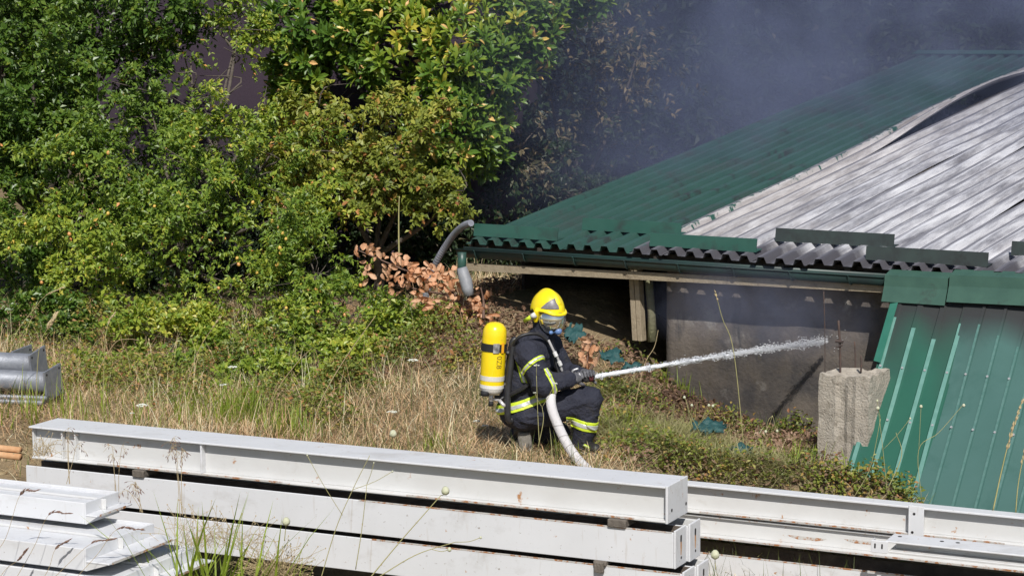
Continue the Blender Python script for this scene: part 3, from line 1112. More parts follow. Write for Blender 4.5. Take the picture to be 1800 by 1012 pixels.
def build_person():
    A_ = np.array
    t = thing('person', FP, 'firefighter kneeling in dark turnout gear and yellow helmet, aiming a hose', 'person')
    HIP = A_((-.19, .04, .34)); WST = A_((-.175, .03, .50)); CHS = A_((-.115, .02, .72))
    RS = A_((-.145, -.165, .80)); LS = A_((.035, .16, .81))
    RE = A_((-.03, -.27, .57)); RW = A_((.175, -.165, .598))
    LE = A_((.16, .20, .57)); LW = A_((.275, .02, .61))
    RH = A_((-.15, -.06, .31)); RK = A_((.335, -.06, .42)); RA = A_((.285, -.05, .10))
    LH = A_((-.17, .14, .31)); LK = A_((.10, .20, .095)); LA = A_((-.20, .19, .11))
    NK = A_((-.02, .02, .93))

    def wr(P, s):            # cloth folds
        a = vnoise(P * A_((1, 1, .6)), 15, s)
        return .008 * a - .010 * np.exp(-(vnoise(P * A_((.7, .7, 1.3)), 13, s + 5) / .16) ** 2) * (a > -.3) + .004 * vnoise(P, 34, s + 2)

    def torso(P):
        d = seg_sd(P, HIP, WST, .175, .165)
        d = smin(d, seg_sd(P, WST, CHS, .165, .178), .05)
        d = smin(d, seg_sd(P, RS + A_((.03, .04, 0)), LS, .088, .088), .07)
        d = smin(d, seg_sd(P, CHS + A_((.03, 0, .1)), NK, .12, .082), .05)
        return d + wr(P, 1)

    def rarm(P):
        d = seg_sd(P, RS, RE, .098, .085)
        d = smin(d, seg_sd(P, RE, RW, .083, .060), .03)
        return d + wr(P, 3) * 1.2

    def larm(P):
        d = seg_sd(P, LS, LE, .09, .08)
        return smin(d, seg_sd(P, LE, LW, .078, .058), .03) + wr(P, 4)

    def rleg(P):
        d = seg_sd(P, RH, RK, .135, .100)
        d = smin(d, seg_sd(P, RK, RA, .100, .083), .04)
        return d + wr(P, 6) * 1.3

    def lleg(P):
        d = seg_sd(P, LH, LK, .13, .09)
        return smin(d, seg_sd(P, LK, LA, .09, .075), .03) + wr(P, 7)

    def body(P):
        d = torso(P)
        d = smin(d, rarm(P), .03)
        d = smin(d, larm(P), .03)
        d = smin(d, rleg(P), .035)
        d = smin(d, lleg(P), .035)
        # collar and hood
        d = smin(d, seg_sd(P, NK - A_((0, 0, .03)), NK + A_((.01, 0, .07)), .088, .082), .02)
        d = smin(d, ell_sd(P, NK + A_((.015, -.005, .13)), (.10, .085, .12)), .03)
        return d
    suit = pmat('navy turnout cloth', (.019, .021, .034), (.036, .038, .056), 9, .8, bump=.9, bscale=45, spec=.3,
                stains=[((.06, .056, .052), 5, .56, .78, None)])
    sdf_part('body', body, (-.46, -.46, -.03), (.52, .42, 1.22), .0115, suit, t)
    # ---- reflective bands wrapped round sleeve, hem and shin
    lime = pmat('lime band', (.62, .78, .04), (.55, .70, .05), 12, .5, bump=.15)
    silver = pmat('silver reflective tape', (.52, .53, .52), (.62, .62, .60), 16, .35, metal=.3, bump=.15)

    def band(f, c, n, w, lo, hi, ws=.4, extra=None):
        n = nrm(A_(n, float))
        lo = A_(lo); hi = A_(hi)

        def g(off, ww):
            def h(P):
                d = np.maximum(f(P) - off, np.abs((P - c) @ n) - ww)
                d = np.maximum(d, -(f(P) + .004))
                if extra is not None:
                    d = np.maximum(d, extra(P))
                return d
            return h
        o = sdf_part('reflective_band', g(.007, w / 2), lo, hi, .005, lime, t)
        sdf_part('silver_strip', g(.0105, w / 2 * ws), lo, hi, .004, silver, o)
    hemf = lambda P: smin(torso(P) - .012, rleg(P) - .004, .035)
    band(hemf, A_((-.20, -.1, .392)), (-.34, .0, .94), .072, (-.42, -.24, .22), (.03, .14, .58), .42, extra=lambda P: P[..., 0] - .0)
    m = RS * .62 + RE * .38
    band(rarm, m, RE - RS + A_((.05, 0, 0.02)), .036, m - .16, m + .16, .42)
    m = RE * .74 + RW * .26
    band(rarm, m, RW - RE + A_((.05, 0, .06)), .045, m - .13, m + .13, .5)
    m = RK * .38 + RA * .62
    m = RK + (RA - RK) * .60
    band(rleg, m, (RA - RK) * A_((1, 1, 1)) + A_((-.03, 0, 0)), .078, m - .15, m + .15, .42)
    # upright band on the back of the shoulder
    band(torso, A_((-.205, -.12, .70)), (.94, .10, .26), .042, (-.32, -.26, .56), (-.10, -.02, .86), .45, extra=lambda P: np.maximum(P[..., 1] + .03, np.abs(P[..., 2] - .695) - .125))
    # waist strap with buckle
    # ---- head: hood is part of the body; mask, helmet
    fw = nrm(A_((.66, -.75, -.03))); up0 = Z3
    rt = nrm(np.cross(fw, up0)); up = np.cross(rt, fw)
    M = np.stack([fw, rt, up])
    HC = A_((.018, -.008, 1.085))

    def loc(P):
        return (P - HC) @ M.T
    yel = pmat('yellow helmet shell', (.84, .63, .005), (.90, .72, .01), 5, .34, coat=.25, stains=[((.50, .36, .03), 9, .58, .72, None), ((.16, .12, .05), 28, .68, .74, None)])

    def helmet(P):
        q = loc(P)
        dome = ell_sd(q, (-.008, 0, .022), (.152, .118, .168))
        inner = ell_sd(q, (-.008, 0, .022), (.137, .103, .153))
        # lower rim: dips to a nape at the back, arches over the face, comes down over each ear
        x, y, z = q[..., 0], np.abs(q[..., 1]), q[..., 2]
        rim = .040 - .012 * sstep(.06, .14, x) - .055 * np.exp(-((x + .012) / .026) ** 2) * 1.35 - .02 * sstep(-.06, -.13, x)
        shell = np.maximum(np.maximum(dome, -inner), (rim - z))
        ear = np.maximum(seg_sd(np.stack([x, y, z], -1), (-.005, .112, .03), (-.022, .108, -.045), .026, .018), -(y - .088))
        brim = np.maximum(np.maximum(ell_sd(q, (.0, 0, .022), (.166, .124, .15)), -ell_sd(q, (-.008, 0, .022), (.146, .11, .2))), np.abs(z - .038 + .05 * sstep(.05, .16, x) * .5) - .008)
        crest = np.maximum(ell_sd(q, (-.008, 0, .026), (.153, .03, .172)), -z + .10)
        return smin(smin(smin(shell, ear, .01), np.maximum(brim, -x + .0), .008), crest, .02)
    hm = sdf_part('helmet', helmet, HC - .21, HC + .21, .0048, yel, t)
    # dark badge on the helmet's front flank
    def badge(sgn):
        def f(P):
            q = loc(P)
            d = ell_sd(q, (-.008, 0, .022), (.156, .122, .172))
            x, y, z = q[..., 0], q[..., 1] * sgn, q[..., 2]
            tri = np.maximum(np.maximum(.055 - z, (x * .0 + z - .055) - (x - .03) * 1.2), (z - .055) - (.152 - x) * 1.6)
            return np.maximum(np.maximum(np.maximum(d, -(d + .012)), tri), .015 - y)
        return f
    sdf_part('badge', badge(1), HC - .19, HC + .19, .0045, pmat('helmet badge grey', (.13, .12, .13), (.22, .21, .22), 60, .4), hm)
    # lamp clipped to the helmet side
    def wp(x, y, z):
        return FP + HC + fw * x + rt * y + up * z
    mb = MB(); mb.tube([wp(-.125, .128, -.060), wp(-.035, .136, -.012)], [.017, .0165], 14)
    lp = mb.build('helmet_lamp', pmat('lime torch', (.62, .78, .05), rough=.4), hm, True)
    mb = MB(); mb.tube([wp(-.036, .136, -.0125), wp(-.028, .136, -.008), wp(.002, .138, .006)], [.018, .0215, .0215], 14)
    mb.build('lamp_head', pmat('torch head', (.62, .62, .60), rough=.3), lp, True)
    # face mask: mirrored visor, pale rim, chin valve
    vis = bpy.data.materials.new('mirrored visor')
    nt, N, L, P_ = nodes_of(vis)
    P_.inputs['Base Color'].default_value = (.78, .76, .68, 1)
    P_.inputs['Metallic'].default_value = .95
    P_.inputs['Roughness'].default_value = .08
    P_.inputs['Coat Weight'].default_value = .6
    P_.inputs['Coat Roughness'].default_value = .03

    def visor(P):
        q = loc(P)
        d = ell_sd(q, (.030, 0, -.035), (.130, .108, .118))
        return np.maximum(np.maximum(d, .005 - q[..., 0] - .45 * (q[..., 2] + .03)), -q[..., 2] - .125)

    mk = sdf_part('face_mask', lambda P: np.maximum(ell_sd(loc(P), (.010, 0, -.040), (.112, .102, .118)), np.maximum(-loc(P)[..., 0] - .005 - .35 * (loc(P)[..., 2] + .02), loc(P)[..., 2] - .03)), HC - .2, HC + .2, .006,
                  pmat('pale blue mask seal', (.42, .50, .72), (.62, .66, .78), 9, .4), t)
    sdf_part('visor', visor, HC - .2, HC + .2, .005, vis, mk)
    sdf_part('chin_valve', lambda P: smin(seg_sd(loc(P), (.075, .0, -.105), (.118, 0, -.118), .035, .03), seg_sd(loc(P), (.075, .0, -.105), (.09, .05, -.13), .02, .016), .01), HC - .22, HC + .22, .006, pmat('blue valve', (.10, .20, .42), (.16, .25, .5), 8, .4), mk)
    # breathing tube over the shoulder
    mb = MB(); mb.tube(catmull([FP + A_(p) for p in ((-.27, -.12, .80), (-.22, -.185, .92), (-.12, -.175, .955), (-.03, -.14, .93), (.045, -.125, .84), (.075, -.15, .73), (.10, -.16, .64))], 8), .013, 8)
    mb.build('breathing_tube', pmat('black rubber', (.018, .018, .02), rough=.5), t, True)
    mb = MB(); mb.tube(catmull([FP + A_(p) for p in ((.018, -.165, .905), (.055, -.185, .83), (.092, -.19, .76), (.125, -.175, .66))], 6), .010, 8)
    st = mb.build('harness_strap', pmat('pale strap', (.45, .44, .44), (.3, .29, .29), 20, .7), t, True)
    for a, b in (((.062, -.192, .818), (.080, -.196, .782)), ((.098, -.196, .745), (.112, -.192, .712))):
        mb = MB(); mb.tube([FP + A_(a), FP + A_(b)], .016, 8); mb.build('strap_buckle', pmat('white buckle', (.62, .62, .62), rough=.5), st)
    # waist belt, diagonal side strap
    mb = MB(); mb.tube(catmull([FP + A_(p) for p in ((-.33, -.09, .42), (-.27, -.165, .48), (-.17, -.19, .54), (-.09, -.18, .60))], 6), .017, 6)
    mb.build('harness_strap', MATS['black rubber'], t)
    # white back print, a few strokes showing at the pack's edge
    # ---- gloves
    glove = pmat('work glove', (.05, .05, .06), (.16, .16, .17), 18, .8, bump=.4)
    glove2 = pmat('glove palm pale', (.6, .59, .6), (.45, .44, .45), 20, .8)
    nd = nrm(A_((.97, .10, .13)))            # nozzle axis
    NZ = A_((.243, -.095, .585))              # where the right hand grips
    side = nrm(np.cross(nd, Z3)); upn = np.cross(side, nd)

    def hand(W, G, s, thumb):
        """palm from wrist W, fingers curled round the nozzle near G; s = +1 near side, -1 far side"""
        def f(P):
            k = nrm(G - W)
            pc = G + side * (.040 * s) + upn * .015
            d = seg_sd(P, W, W * .35 + pc * .65, .043, .040)
            d = smin(d, seg_sd(P, W * .35 + pc * .65, pc, .038, .034), .015)
            for i in range(4):
                o = nd * (-.034 + i * .0235)
                ln = (1.0, 1.08, 1.04, .88)[i]
                a0 = G + o + side * (.046 * s) + upn * (.020)
                a1 = G + o + side * (.030 * s) + upn * (.046 * ln)
                a2 = G + o - side * (.012 * s) + upn * (.049 * ln)
                a3 = G + o - side * (.042 * s * ln) + upn * .022
                d = np.minimum(d, np.minimum(seg_sd(P, a0, a1, .0125, .0120), np.minimum(seg_sd(P, a1, a2, .0120, .0112), seg_sd(P, a2, a3, .0112, .0098))))
            b0 = pc - nd * .02 - upn * .02; b1 = G + side * (.044 * s) - upn * .035 + nd * thumb * .03; b2 = G + side * (.012 * s) - upn * .050 + nd * thumb * .045
            d = smin(d, np.minimum(seg_sd(P, b0, b1, .015, .0135), seg_sd(P, b1, b2, .0135, .011)), .008)
            return d
        return f
    G1 = NZ; G2 = NZ + nd * .095
    sdf_part('glove', hand(RW + A_((.012, .006, 0)), G1, 1, 1), G1 - .14, G1 + .14, .0042, glove, t)
    sdf_part('glove', hand(LW + A_((.01, -.01, 0)), G2, -1, 1), G2 - .16, G2 + .16, .0045, glove, t)
    for i in range(3):
        c = FP + G1 + nd * (-.030 + i * .0235) + side * .045 + upn * .040
        mb = MB(); mb.tube([c - upn * .016, c, c + upn * .012 - side * .012], [.0075, .0105, .007], 8); mb.build('knuckle_guard', glove2, t, True)
    # cuff
    # ---- boots
    boot = pmat('black boot leather', (.014, .013, .013), (.03, .028, .026), 12, .55)
    sole = pmat('grey boot sole', (.23, .215, .19), (.15, .14, .12), 15, .9, bump=.5)

    def bootf(AK, TOE, HEEL):
        def f(P):
            d = seg_sd(P, AK + A_((0, 0, .06)), AK, .072, .062)
            d = smin(d, seg_sd(P, HEEL, TOE, .05, .044), .04)
            return d
        return f
    TO = A_((.385, -.15, .048)); HE = A_((.265, -.03, .052))
    b1 = sdf_part('boot', lambda P: np.maximum(bootf(RA, TO, HE)(P), .018 - P[..., 2]), (.12, -.26, -.03), (.56, .1, .26), .007, boot, t)
    sdf_part('boot_sole', lambda P: np.maximum(seg_sd(P * A_((1, 1, 0)), HE * A_((1, 1, 0)), TO * A_((1, 1, 0)), .054, .048), np.abs(P[..., 2] - .006) - .016), (.12, -.26, -.04), (.56, .1, .1), .006, sole, b1)
    band(bootf(RA, TO, HE), RA + A_((.0, 0, -.02)), (.35, 0, 1), .02, RA - .12, RA + .12, .3, extra=lambda P: np.abs(P[..., 0] - .31) - .025)
    T2 = A_((-.30, .17, .05)); H2 = A_((-.165, .10, .155))
    k1, k2 = A_((-.235, -.02, .035)), A_((-.185, -.015, .16))
    b2 = sdf_part('boot', lambda P: smin(seg_sd(P, LA, k2 + A_((0.03, .06, 0)), .07, .06), seg_sd(P, k1 + A_((.05, .04, 0)), k2 + A_((.05, .04, 0)), .055, .052), .03), (-.40, -.18, -.05), (.02, .34, .3), .007, boot, t)
    mb = MB(); mb.frame_box(FP + A_((-.165, -.085, .09)), nrm(A_((1, -.15, .1))), nrm(A_((.1, 1, 0))), nrm(A_((-.12, 0, 1))), -.05, .055, .0, .04, -.085, .075)
    mb.build('boot_sole', sole, b2, bevel=.018)
    return dict(nozzle_axis=nd, side=side, up=upn, grip=NZ, loc=loc, HC=HC)


PER = build_person()


# ================================================================== AIR CYLINDER SET (worn on the back)
def build_cylinder():
    A_ = np.array
    base = A_((-.425, -.105, .40)); axis = nrm(A_((.055, .0, 1)))
    t = thing('air_cylinder', FP + base, 'yellow breathing-air cylinder with black strap on the kneeling person\'s back', 'air cylinder')
    r = .094
    prof = [(.07, .018), (.075, .05), (.085, .072), (.105, .088), (.13, r), (.30, r), (.52, r), (.575, .090), (.60, .080), (.622, .062), (.633, .04), (.638, .0005)]
    ex = nrm(np.cross(axis, A_((0, 1, 0)))); ey = np.cross(axis, ex)

    def lathe(name, pr, mat, parent, n=32, smooth=True):
        V = []; F = []
        for (z, rr) in pr:
            for k in range(n):
                a = 2 * math.pi * k / n
                V.append(FP + base + axis * z + (ex * math.cos(a) + ey * math.sin(a)) * rr)
        for i in range(len(pr) - 1):
            for k in range(n):
                F.append((i * n + k, i * n + (k + 1) % n, (i + 1) * n + (k + 1) % n, (i + 1) * n + k))
        return raw_mesh(name, V, F, mat, parent, smooth)
    yel = pmat('yellow cylinder paint', (.84, .60, .008), (.88, .66, .012), 5, .3, coat=.3, stains=[((.52, .36, .03), 7, .58, .72, None), ((.16, .11, .03), 22, .67, .73, None)])
    lathe('cylinder', prof[4:], yel, t)
    lathe('white_shoulder', prof[:5], pmat('white cylinder end', (.70, .69, .66), rough=.4), t)
    lathe('white_ring', [(.126, r - .001), (.126, r + .001), (.153, r + .001), (.153, r - .001)], MATS['white cylinder end'], t, smooth=False)
    lathe('strap', [(.415, r + .001), (.415, r + .006), (.475, r + .006), (.475, r + .001)], pmat('black webbing', (.012, .012, .014), rough=.75), t, smooth=False)
    lathe('silver_band', [(.185, r + .0005), (.186, r + .002), (.222, r + .002), (.223, r + .0005)], pmat('silver band', (.58, .56, .50), (.66, .64, .58), 20, .4), t, smooth=False)
    # label plate on the strap facing the camera

    def wrap(a0, a1, z0, z1, rr, mat, name, parent, n=8):
        V = []; F = []
        for i in range(n + 1):
            a = a0 + (a1 - a0) * i / n
            dr = -ey if False else None
            dv = X3 * math.sin(a) - Y3 * math.cos(a)
            for (z, q) in ((z0, rr), (z1, rr), (z1, rr - .004), (z0, rr - .004)):
                V.append(FP + base + axis * z + dv * q)
        for i in range(n):
            for k in range(4):
                F.append((4 * i + k, 4 * i + (k + 1) % 4, 4 * i + 4 + (k + 1) % 4, 4 * i + 4 + k))
        F += [(0, 1, 2, 3), tuple(4 * n + k for k in (3, 2, 1, 0))]
        return raw_mesh(name, V, F, mat, parent)
    wrap(-.05, .42, .408, .482, r + .010, pmat('label sleeve', (.42, .42, .42), (.1, .1, .1), 26, .25), 'strap_sleeve', t)
    wrap(.62, .85, .405, .485, r + .010, pmat('orange tab', (.85, .42, .02), rough=.4), 'strap_tab', t)
    # dark lettering running round the barrel
    cu = bpy.data.curves.new('lettering', 'FONT')
    cu.body = '0Z8'; cu.size = .062
    tmp = bpy.data.objects.new('tmp', cu)
    S.collection.objects.link(tmp)
    bpy.context.view_layer.update()
    me = bpy.data.meshes.new_from_object(tmp)
    co = np.array([v.co[:] for v in me.vertices]); fs = [tuple(p.vertices) for p in me.polygons]
    bpy.data.objects.remove(tmp)
    V = []
    for c in co:
        a = .30 + (c[1]) / r
        z = .385 - c[0]
        dv = X3 * math.sin(a) - Y3 * math.cos(a)
        V.append(FP + base + axis * z + dv * (r + .0012))
    raw_mesh('lettering', V, fs, pmat('dark lettering', (.16, .11, .015), rough=.6), t)
    # valve
    mb = MB(); mb.tube([FP + base + axis * .085, FP + base + axis * .02, FP + base + axis * .015], [.017, .017, .012], 12)
    v = mb.build('valve', pmat('valve metal', (.62, .60, .60), rough=.35, metal=.4), t, True)
    c = FP + base + axis * .035
    mb = MB(); mb.tube([c, c + A_((.06, -.005, -.01))], .011, 10); mb.build('valve_stem', MATS['valve metal'], v, True)
    mb = MB(); mb.tube([c - axis * .02, c - axis * .055], [.019, .021], 12); mb.build('hand_wheel', MATS['black webbing'], v, True)
    mb = MB(); c = FP + base + axis * .105
    mb.tube([c + A_((-.05, -.06, .0)), c + A_((-.052, -.062, -.035))], [.035, .033], 12); mb.build('black_guard', MATS['black webbing'], t, True)
    # backplate between cylinder and jacket
    bp = pmat('backplate plastic', (.016, .016, .018), (.035, .035, .038), 14, .45)
    p0 = FP + A_((-.305, -.10, .30)); p1 = FP + A_((-.275, -.08, .84))
    mb = MB()
    for k in range(2):
        o = A_((0, .0, 0)) + A_((.012, -.06, 0)) * k + A_((0, .07, 0)) * (1 - k)
        mb.tube(catmull([p0 + o + A_((.03, .02, -.03)), p0 + o, p0 * .6 + p1 * .4 + o - A_((.01, 0, 0)), p1 + o + A_((.01, 0, 0)), p1 + o + A_((.05, 0.01, .05))], 5), .026, 10)
    mb.build('backplate', bp, t, True)
    mb = MB()
    for z in (.44, .55, .80):
        mb.tube([FP + A_((-.40, -.07, z)), FP + A_((-.29, -.07, z - .01)), FP + A_((-.27, .04, z - .01))], .019, 8)
    mb.build('cradle', bp, t)
    mb = MB(); mb.tube([FP + A_((-.36, -.15, .435)), FP + A_((-.33, -.17, .40)), FP + A_((-.30, -.16, .385))], [.014, .016, .012], 8)
    mb.build('pressure_reducer', MATS['valve metal'], t, True)


build_cylinder()


# ================================================================== HOSE WITH NOZZLE, WATER JET
def build_hose():
    A_ = np.array
    nd, NZ = PER['nozzle_axis'], PER['grip']
    t = thing('fire_hose', FP + A_((.31, -.5, 0)), 'pale grey fire hose with branch nozzle running down over the raised knee', 'fire hose')
    pts = [(.165, -.105, .572), (.09, -.15, .555), (.045, -.235, .515), (.035, -.32, .455), (.050, -.365, .38), (.09, -.40, .28), (.145, -.44, .17), (.205, -.49, .08), (.265, -.56, .02), (.34, -.68, -.04), (.45, -.9, -.2)]
    hm = pmat('hose canvas', (.55, .53, .54), (.66, .645, .65), 6, .8, bump=.4, bscale=140, stains=[((.36, .34, .33), 12, .58, .72, None)])
    cp = catmull([FP + A_(p) for p in pts], 8)
    mb = MB(); mb.tube(cp, [.038 if i > 14 else .028 + .010 * i / 14 for i in range(len(cp))], 16)
    h = mb.build('hose', hm, t, True)
    # two thin dark tracer lines and creases
    for k, i in enumerate((40, 46, 52, 57, 62)):
        a = cp[i]; d = nrm(cp[i + 1] - cp[i - 1])
        uu = nrm(np.cross(d, A_((0, 1, 0)))); vv = np.cross(d, uu)
        ring = [a + (uu * math.cos(q) + vv * math.sin(q)) * .0388 + d * .012 * math.cos(q + k) for q in np.linspace(0, 2 * math.pi, 22)]
        mb = MB(); mb.tube(ring, .0022, 5); mb.build('crease', pmat('hose crease', (.3, .28, .27), rough=.9), h)
    blk = pmat('nozzle black', (.02, .02, .022), (.045, .043, .045), 20, .45)
    c0 = FP + NZ
    mb = MB()
    mb.tube([c0 - nd * .10, c0 - nd * .085, c0 - nd * .07, c0 + nd * .05, c0 + nd * .06, c0 + nd * .075, c0 + nd * .09], [.03, .033, .026, .026, .034, .034, .028], 16)
    n = mb.build('nozzle', blk, t, True)
    mb = MB(); mb.tube([c0 + nd * .088, c0 + nd * .092, c0 + nd * .118, c0 + nd * .122], [.026, .033, .034, .026], 16)
    mb.build('nozzle_tip', pmat('dark red rubber', (.10, .02, .025), rough=.6), n, True)
    mb = MB(); mb.tube([c0 - nd * .10, c0 - nd * .14], [.034, .036], 14); mb.build('coupling', pmat('alloy coupling', (.45, .45, .46), rough=.35, metal=.6), n, True)
    mb = MB(); mb.tube(catmull([c0 - nd * .02 + PER['up'] * .02, c0 - nd * .03 + PER['up'] * .07, c0 + nd * .02 + PER['up'] * .085], 5), .010, 8); mb.build('shut_off_handle', MATS['alloy coupling'], n, True)
    return c0 + nd * .123


TIP = build_hose()


def build_jet():
    END = at(1482, 596, 18.75)
    D = END - TIP
    ln = np.linalg.norm(D); d = D / ln
    sd = nrm(np.cross(d, Z3)); up = np.cross(sd, d)

    def pos(s):
        # a slight sag upstream, flattening arc
        return TIP + D * s + Z3 * (.012 * math.sin(math.pi * s))
    m = bpy.data.materials.new('white water')
    nt, N, L, P = nodes_of(m)
    P.inputs['Base Color'].default_value = (.9, .92, .96, 1)
    P.inputs['Roughness'].default_value = .25
    P.inputs['Transmission Weight'].default_value = .2
    P.inputs['IOR'].default_value = 1.33
    t = thing('water_jet', TIP, 'white jet of water shooting from the nozzle toward the shed wall', 'water jet')
    V = []; F = []
    n, M_ = 14, 150
    for i in range(M_ + 1):
        s = i / M_ * .80
        r = .0185
        c = pos(s)
        for k in range(n):
            a = 2 * math.pi * k / n
            q = c + (sd * math.cos(a) + up * math.sin(a)) * r
            w = .15 + .9 * s
            rr = r * (1 + w * vnoise(np.array([s * 95, math.cos(a) * 1.3, math.sin(a) * 1.3]), 1.0, 2) + .35 * w * random.uniform(-1, 1))
            rr *= max(.05, 1 - (s / .80) ** 1.3)
            V.append(c + (sd * math.cos(a) + up * math.sin(a)) * rr)
    for i in range(M_):
        for k in range(n):
            F.append((i * n + k, i * n + (k + 1) % n, (i + 1) * n + (k + 1) % n, (i + 1) * n + k))
    raw_mesh('core', V, F, m, t, True)
    # droplets breaking away, more of them further out
    oct_v = np.array([(1, 0, 0), (-1, 0, 0), (0, 1, 0), (0, -1, 0), (0, 0, 1), (0, 0, -1)], float)
    oct_f = np.array([(0, 2, 4), (2, 1, 4), (1, 3, 4), (3, 0, 4), (2, 0, 5), (1, 2, 5), (3, 1, 5), (0, 3, 5)])
    nd_ = 10000
    s = rng.random(nd_) ** .85 * .93
    lumps = 1 + .5 * np.sin(s * 70) * np.sin(s * 31 + 1)
    sp = (.0070 + .0085 * s ** 1.2) * lumps
    a = rng.normal(size=(nd_, 2)) * sp[:, None]
    up_bias = np.abs(rng.normal(size=nd_)) * .022 * s * (rng.random(nd_) < .3)
    c = np.array([pos(v) for v in s]) + sd * a[:, :1] + up * (a[:, 1:] + up_bias[:, None])
    # splash where it strikes
    ns = 220
    cs = END + rng.normal(size=(ns, 3)) * np.array([.045, .04, .05])
    c = np.concatenate([c, cs]); nn = len(c)
    r = rng.uniform(.0011, .0029, nn)
    st = np.stack([np.full(nn, 1.0)] * 3, -1)
    Vd = c[:, None, :] + oct_v[None] * r[:, None, None] + (oct_v[None, :, :1] * d[None, None, :]) * (r * 3.0)[:, None, None]
    Fd = (oct_f[None] + (np.arange(nn) * 6)[:, None, None]).reshape(-1, 3)
    o = raw_mesh('droplets', Vd.reshape(-1, 3), Fd, m, t, True)
    tag(o, kind='stuff')


build_jet()

# ================================================================== FOLIAGE BUILDERS
def leaves(P, A, N, L, W, tint, big=False, fold=.22, droop=.12):
    """arrays of leaves -> vertices, triangles, tint per vertex"""
    A = nrm(A)
    N = nrm(N - A * (N * A).sum(-1, keepdims=True))
    Sd = np.cross(A, N)
    L = L[:, None]; W = W[:, None]
    n = len(P)
    if not big:
        base = P
        l = P + A * L * .45 + Sd * W * .5 + N * W * fold
        r = P + A * L * .45 - Sd * W * .5 + N * W * fold
        tip = P + A * L - N * L * droop
        V = np.stack([base, l, tip, r], 1)
        T = np.array([(0, 2, 1), (0, 3, 2)])
    else:
        mid = P + A * L * .52
        f = N * W * fold
        l1 = P + A * L * .30 + Sd * W * .40 + f; l2 = P + A * L * .70 + Sd * W * .46 + f - N * L * droop * .3
        r1 = P + A * L * .30 - Sd * W * .40 + f; r2 = P + A * L * .70 - Sd * W * .46 + f - N * L * droop * .3
        tip = P + A * L - N * L * droop
        V = np.stack([P, l1, l2, tip, r2, r1, mid], 1)
        T = np.array([(0, 6, 1), (1, 6, 2), (2, 6, 3), (3, 6, 4), (4, 6, 5), (5, 6, 0)])
    k = V.shape[1]
    F = (T[None] + (np.arange(n) * k)[:, None, None]).reshape(-1, 3)
    return V.reshape(-1, 3), F, np.repeat(tint, k)


def rdir(n, r=rng):
    return nrm(r.normal(size=(n, 3)))


def blob(px, py, Y, rx, ry, rd):
    """crown lobe given where it stands: centre, half-sizes in picture pixels at that distance, depth half-size in metres"""
    c = at(px, py, Y)
    k = np.linalg.norm(c - CAM) / F_PX
    return (c, np.array([rx * k, rd, ry * k]))


def twigs(blobs, per_m2, tw_len, nleaf, r, out=.8, up=.35, rnd=.55, gap=-.3, gscale=2.2, lump=.22, inner=.12, front=.8, sprays=5.5, slen=.55):
    """leafy sprays: branch ends arching out of each lobe, short side twigs and leaves along them, dark gaps between"""
    PP, AA, NN, SS = [], [], [], []
    for bi, (c, rad) in enumerate(blobs):
        area = 4 * math.pi * ((rad[0] * rad[1]) ** 1.6 / 3 + (rad[0] * rad[2]) ** 1.6 / 3 + (rad[1] * rad[2]) ** 1.6 / 3) ** (1 / 1.6)
        k = max(6, int(area * sprays))
        d = rdir(k, r)
        flip = (d[:, 1] > 0) & (r.random(k) < front)
        d[flip, 1] *= -1
        t = (1 - np.abs(r.normal(size=k)) * .20) * (1 + lump * vnoise(d, 2.6, bi * 3.1) + lump * .6 * vnoise(d, 6.0, bi * 1.7))
        cc = c + d * rad * t[:, None]
        keep = vnoise(cc, gscale, bi) > gap
        cc, d = cc[keep], d[keep]
        k = len(cc)
        o0 = nrm(d / rad)
        sd = nrm(o0 * out + Z3 * up + rdir(k, r) * .75)
        sl = slen * r.uniform(.5, 1.35, k)
        m = max(3, int(per_m2 / sprays))
        u = np.tile((np.arange(m) + .5) / m, (k, 1)) + r.uniform(-.5, .5, (k, m)) / m
        p = (cc - sd * sl[:, None] * .45)[:, None] + sd[:, None] * (sl[:, None] * u)[..., None] - Z3 * (.30 * sl[:, None] * u * u)[..., None]
        p = p + rdir(k * m, r).reshape(k, m, 3) * .03
        pr = nrm(np.cross(np.repeat(sd, m, 0), rdir(k * m, r)))
        dirn = nrm(np.repeat(sd, m, 0) * .65 + pr * .8 + Z3 * .05)
        p = p.reshape(-1, 3); o = np.repeat(o0, m, 0)
        ni = int(area * per_m2 * inner)
        di = rdir(ni, r)
        p = np.concatenate([p, c + di * rad * r.uniform(.2, .7, ni)[:, None]])
        o = np.concatenate([o, nrm(di / rad)]); dirn = np.concatenate([dirn, nrm(di + rdir(ni, r))])
        ok = p[:, 2] > ground_z(p[:, 0], p[:, 1]) + .02
        p, o, dirn = p[ok], o[ok], dirn[ok]
        n = len(p)
        ln = tw_len * r.uniform(.45, 1.0, n)
        for j in range(nleaf):
            s = (j + r.uniform(0, .8, n)) / nleaf
            q = p + dirn * (ln * s)[:, None] - Z3 * (.2 * ln * s * s)[:, None]
            pp = nrm(np.cross(dirn, rdir(n, r)))
            PP.append(q)
            AA.append(dirn * .6 + pp * .8 - Z3 * .15)
            NN.append(Z3 * .85 + o * .35 + np.array([0, -.2, 0]) + rdir(n, r) * .45)
            SS.append(np.full(n, 1.0) * (1 - .35 * (s > .85)))
    return np.concatenate(PP), np.concatenate(AA), np.concatenate(NN), np.concatenate(SS)


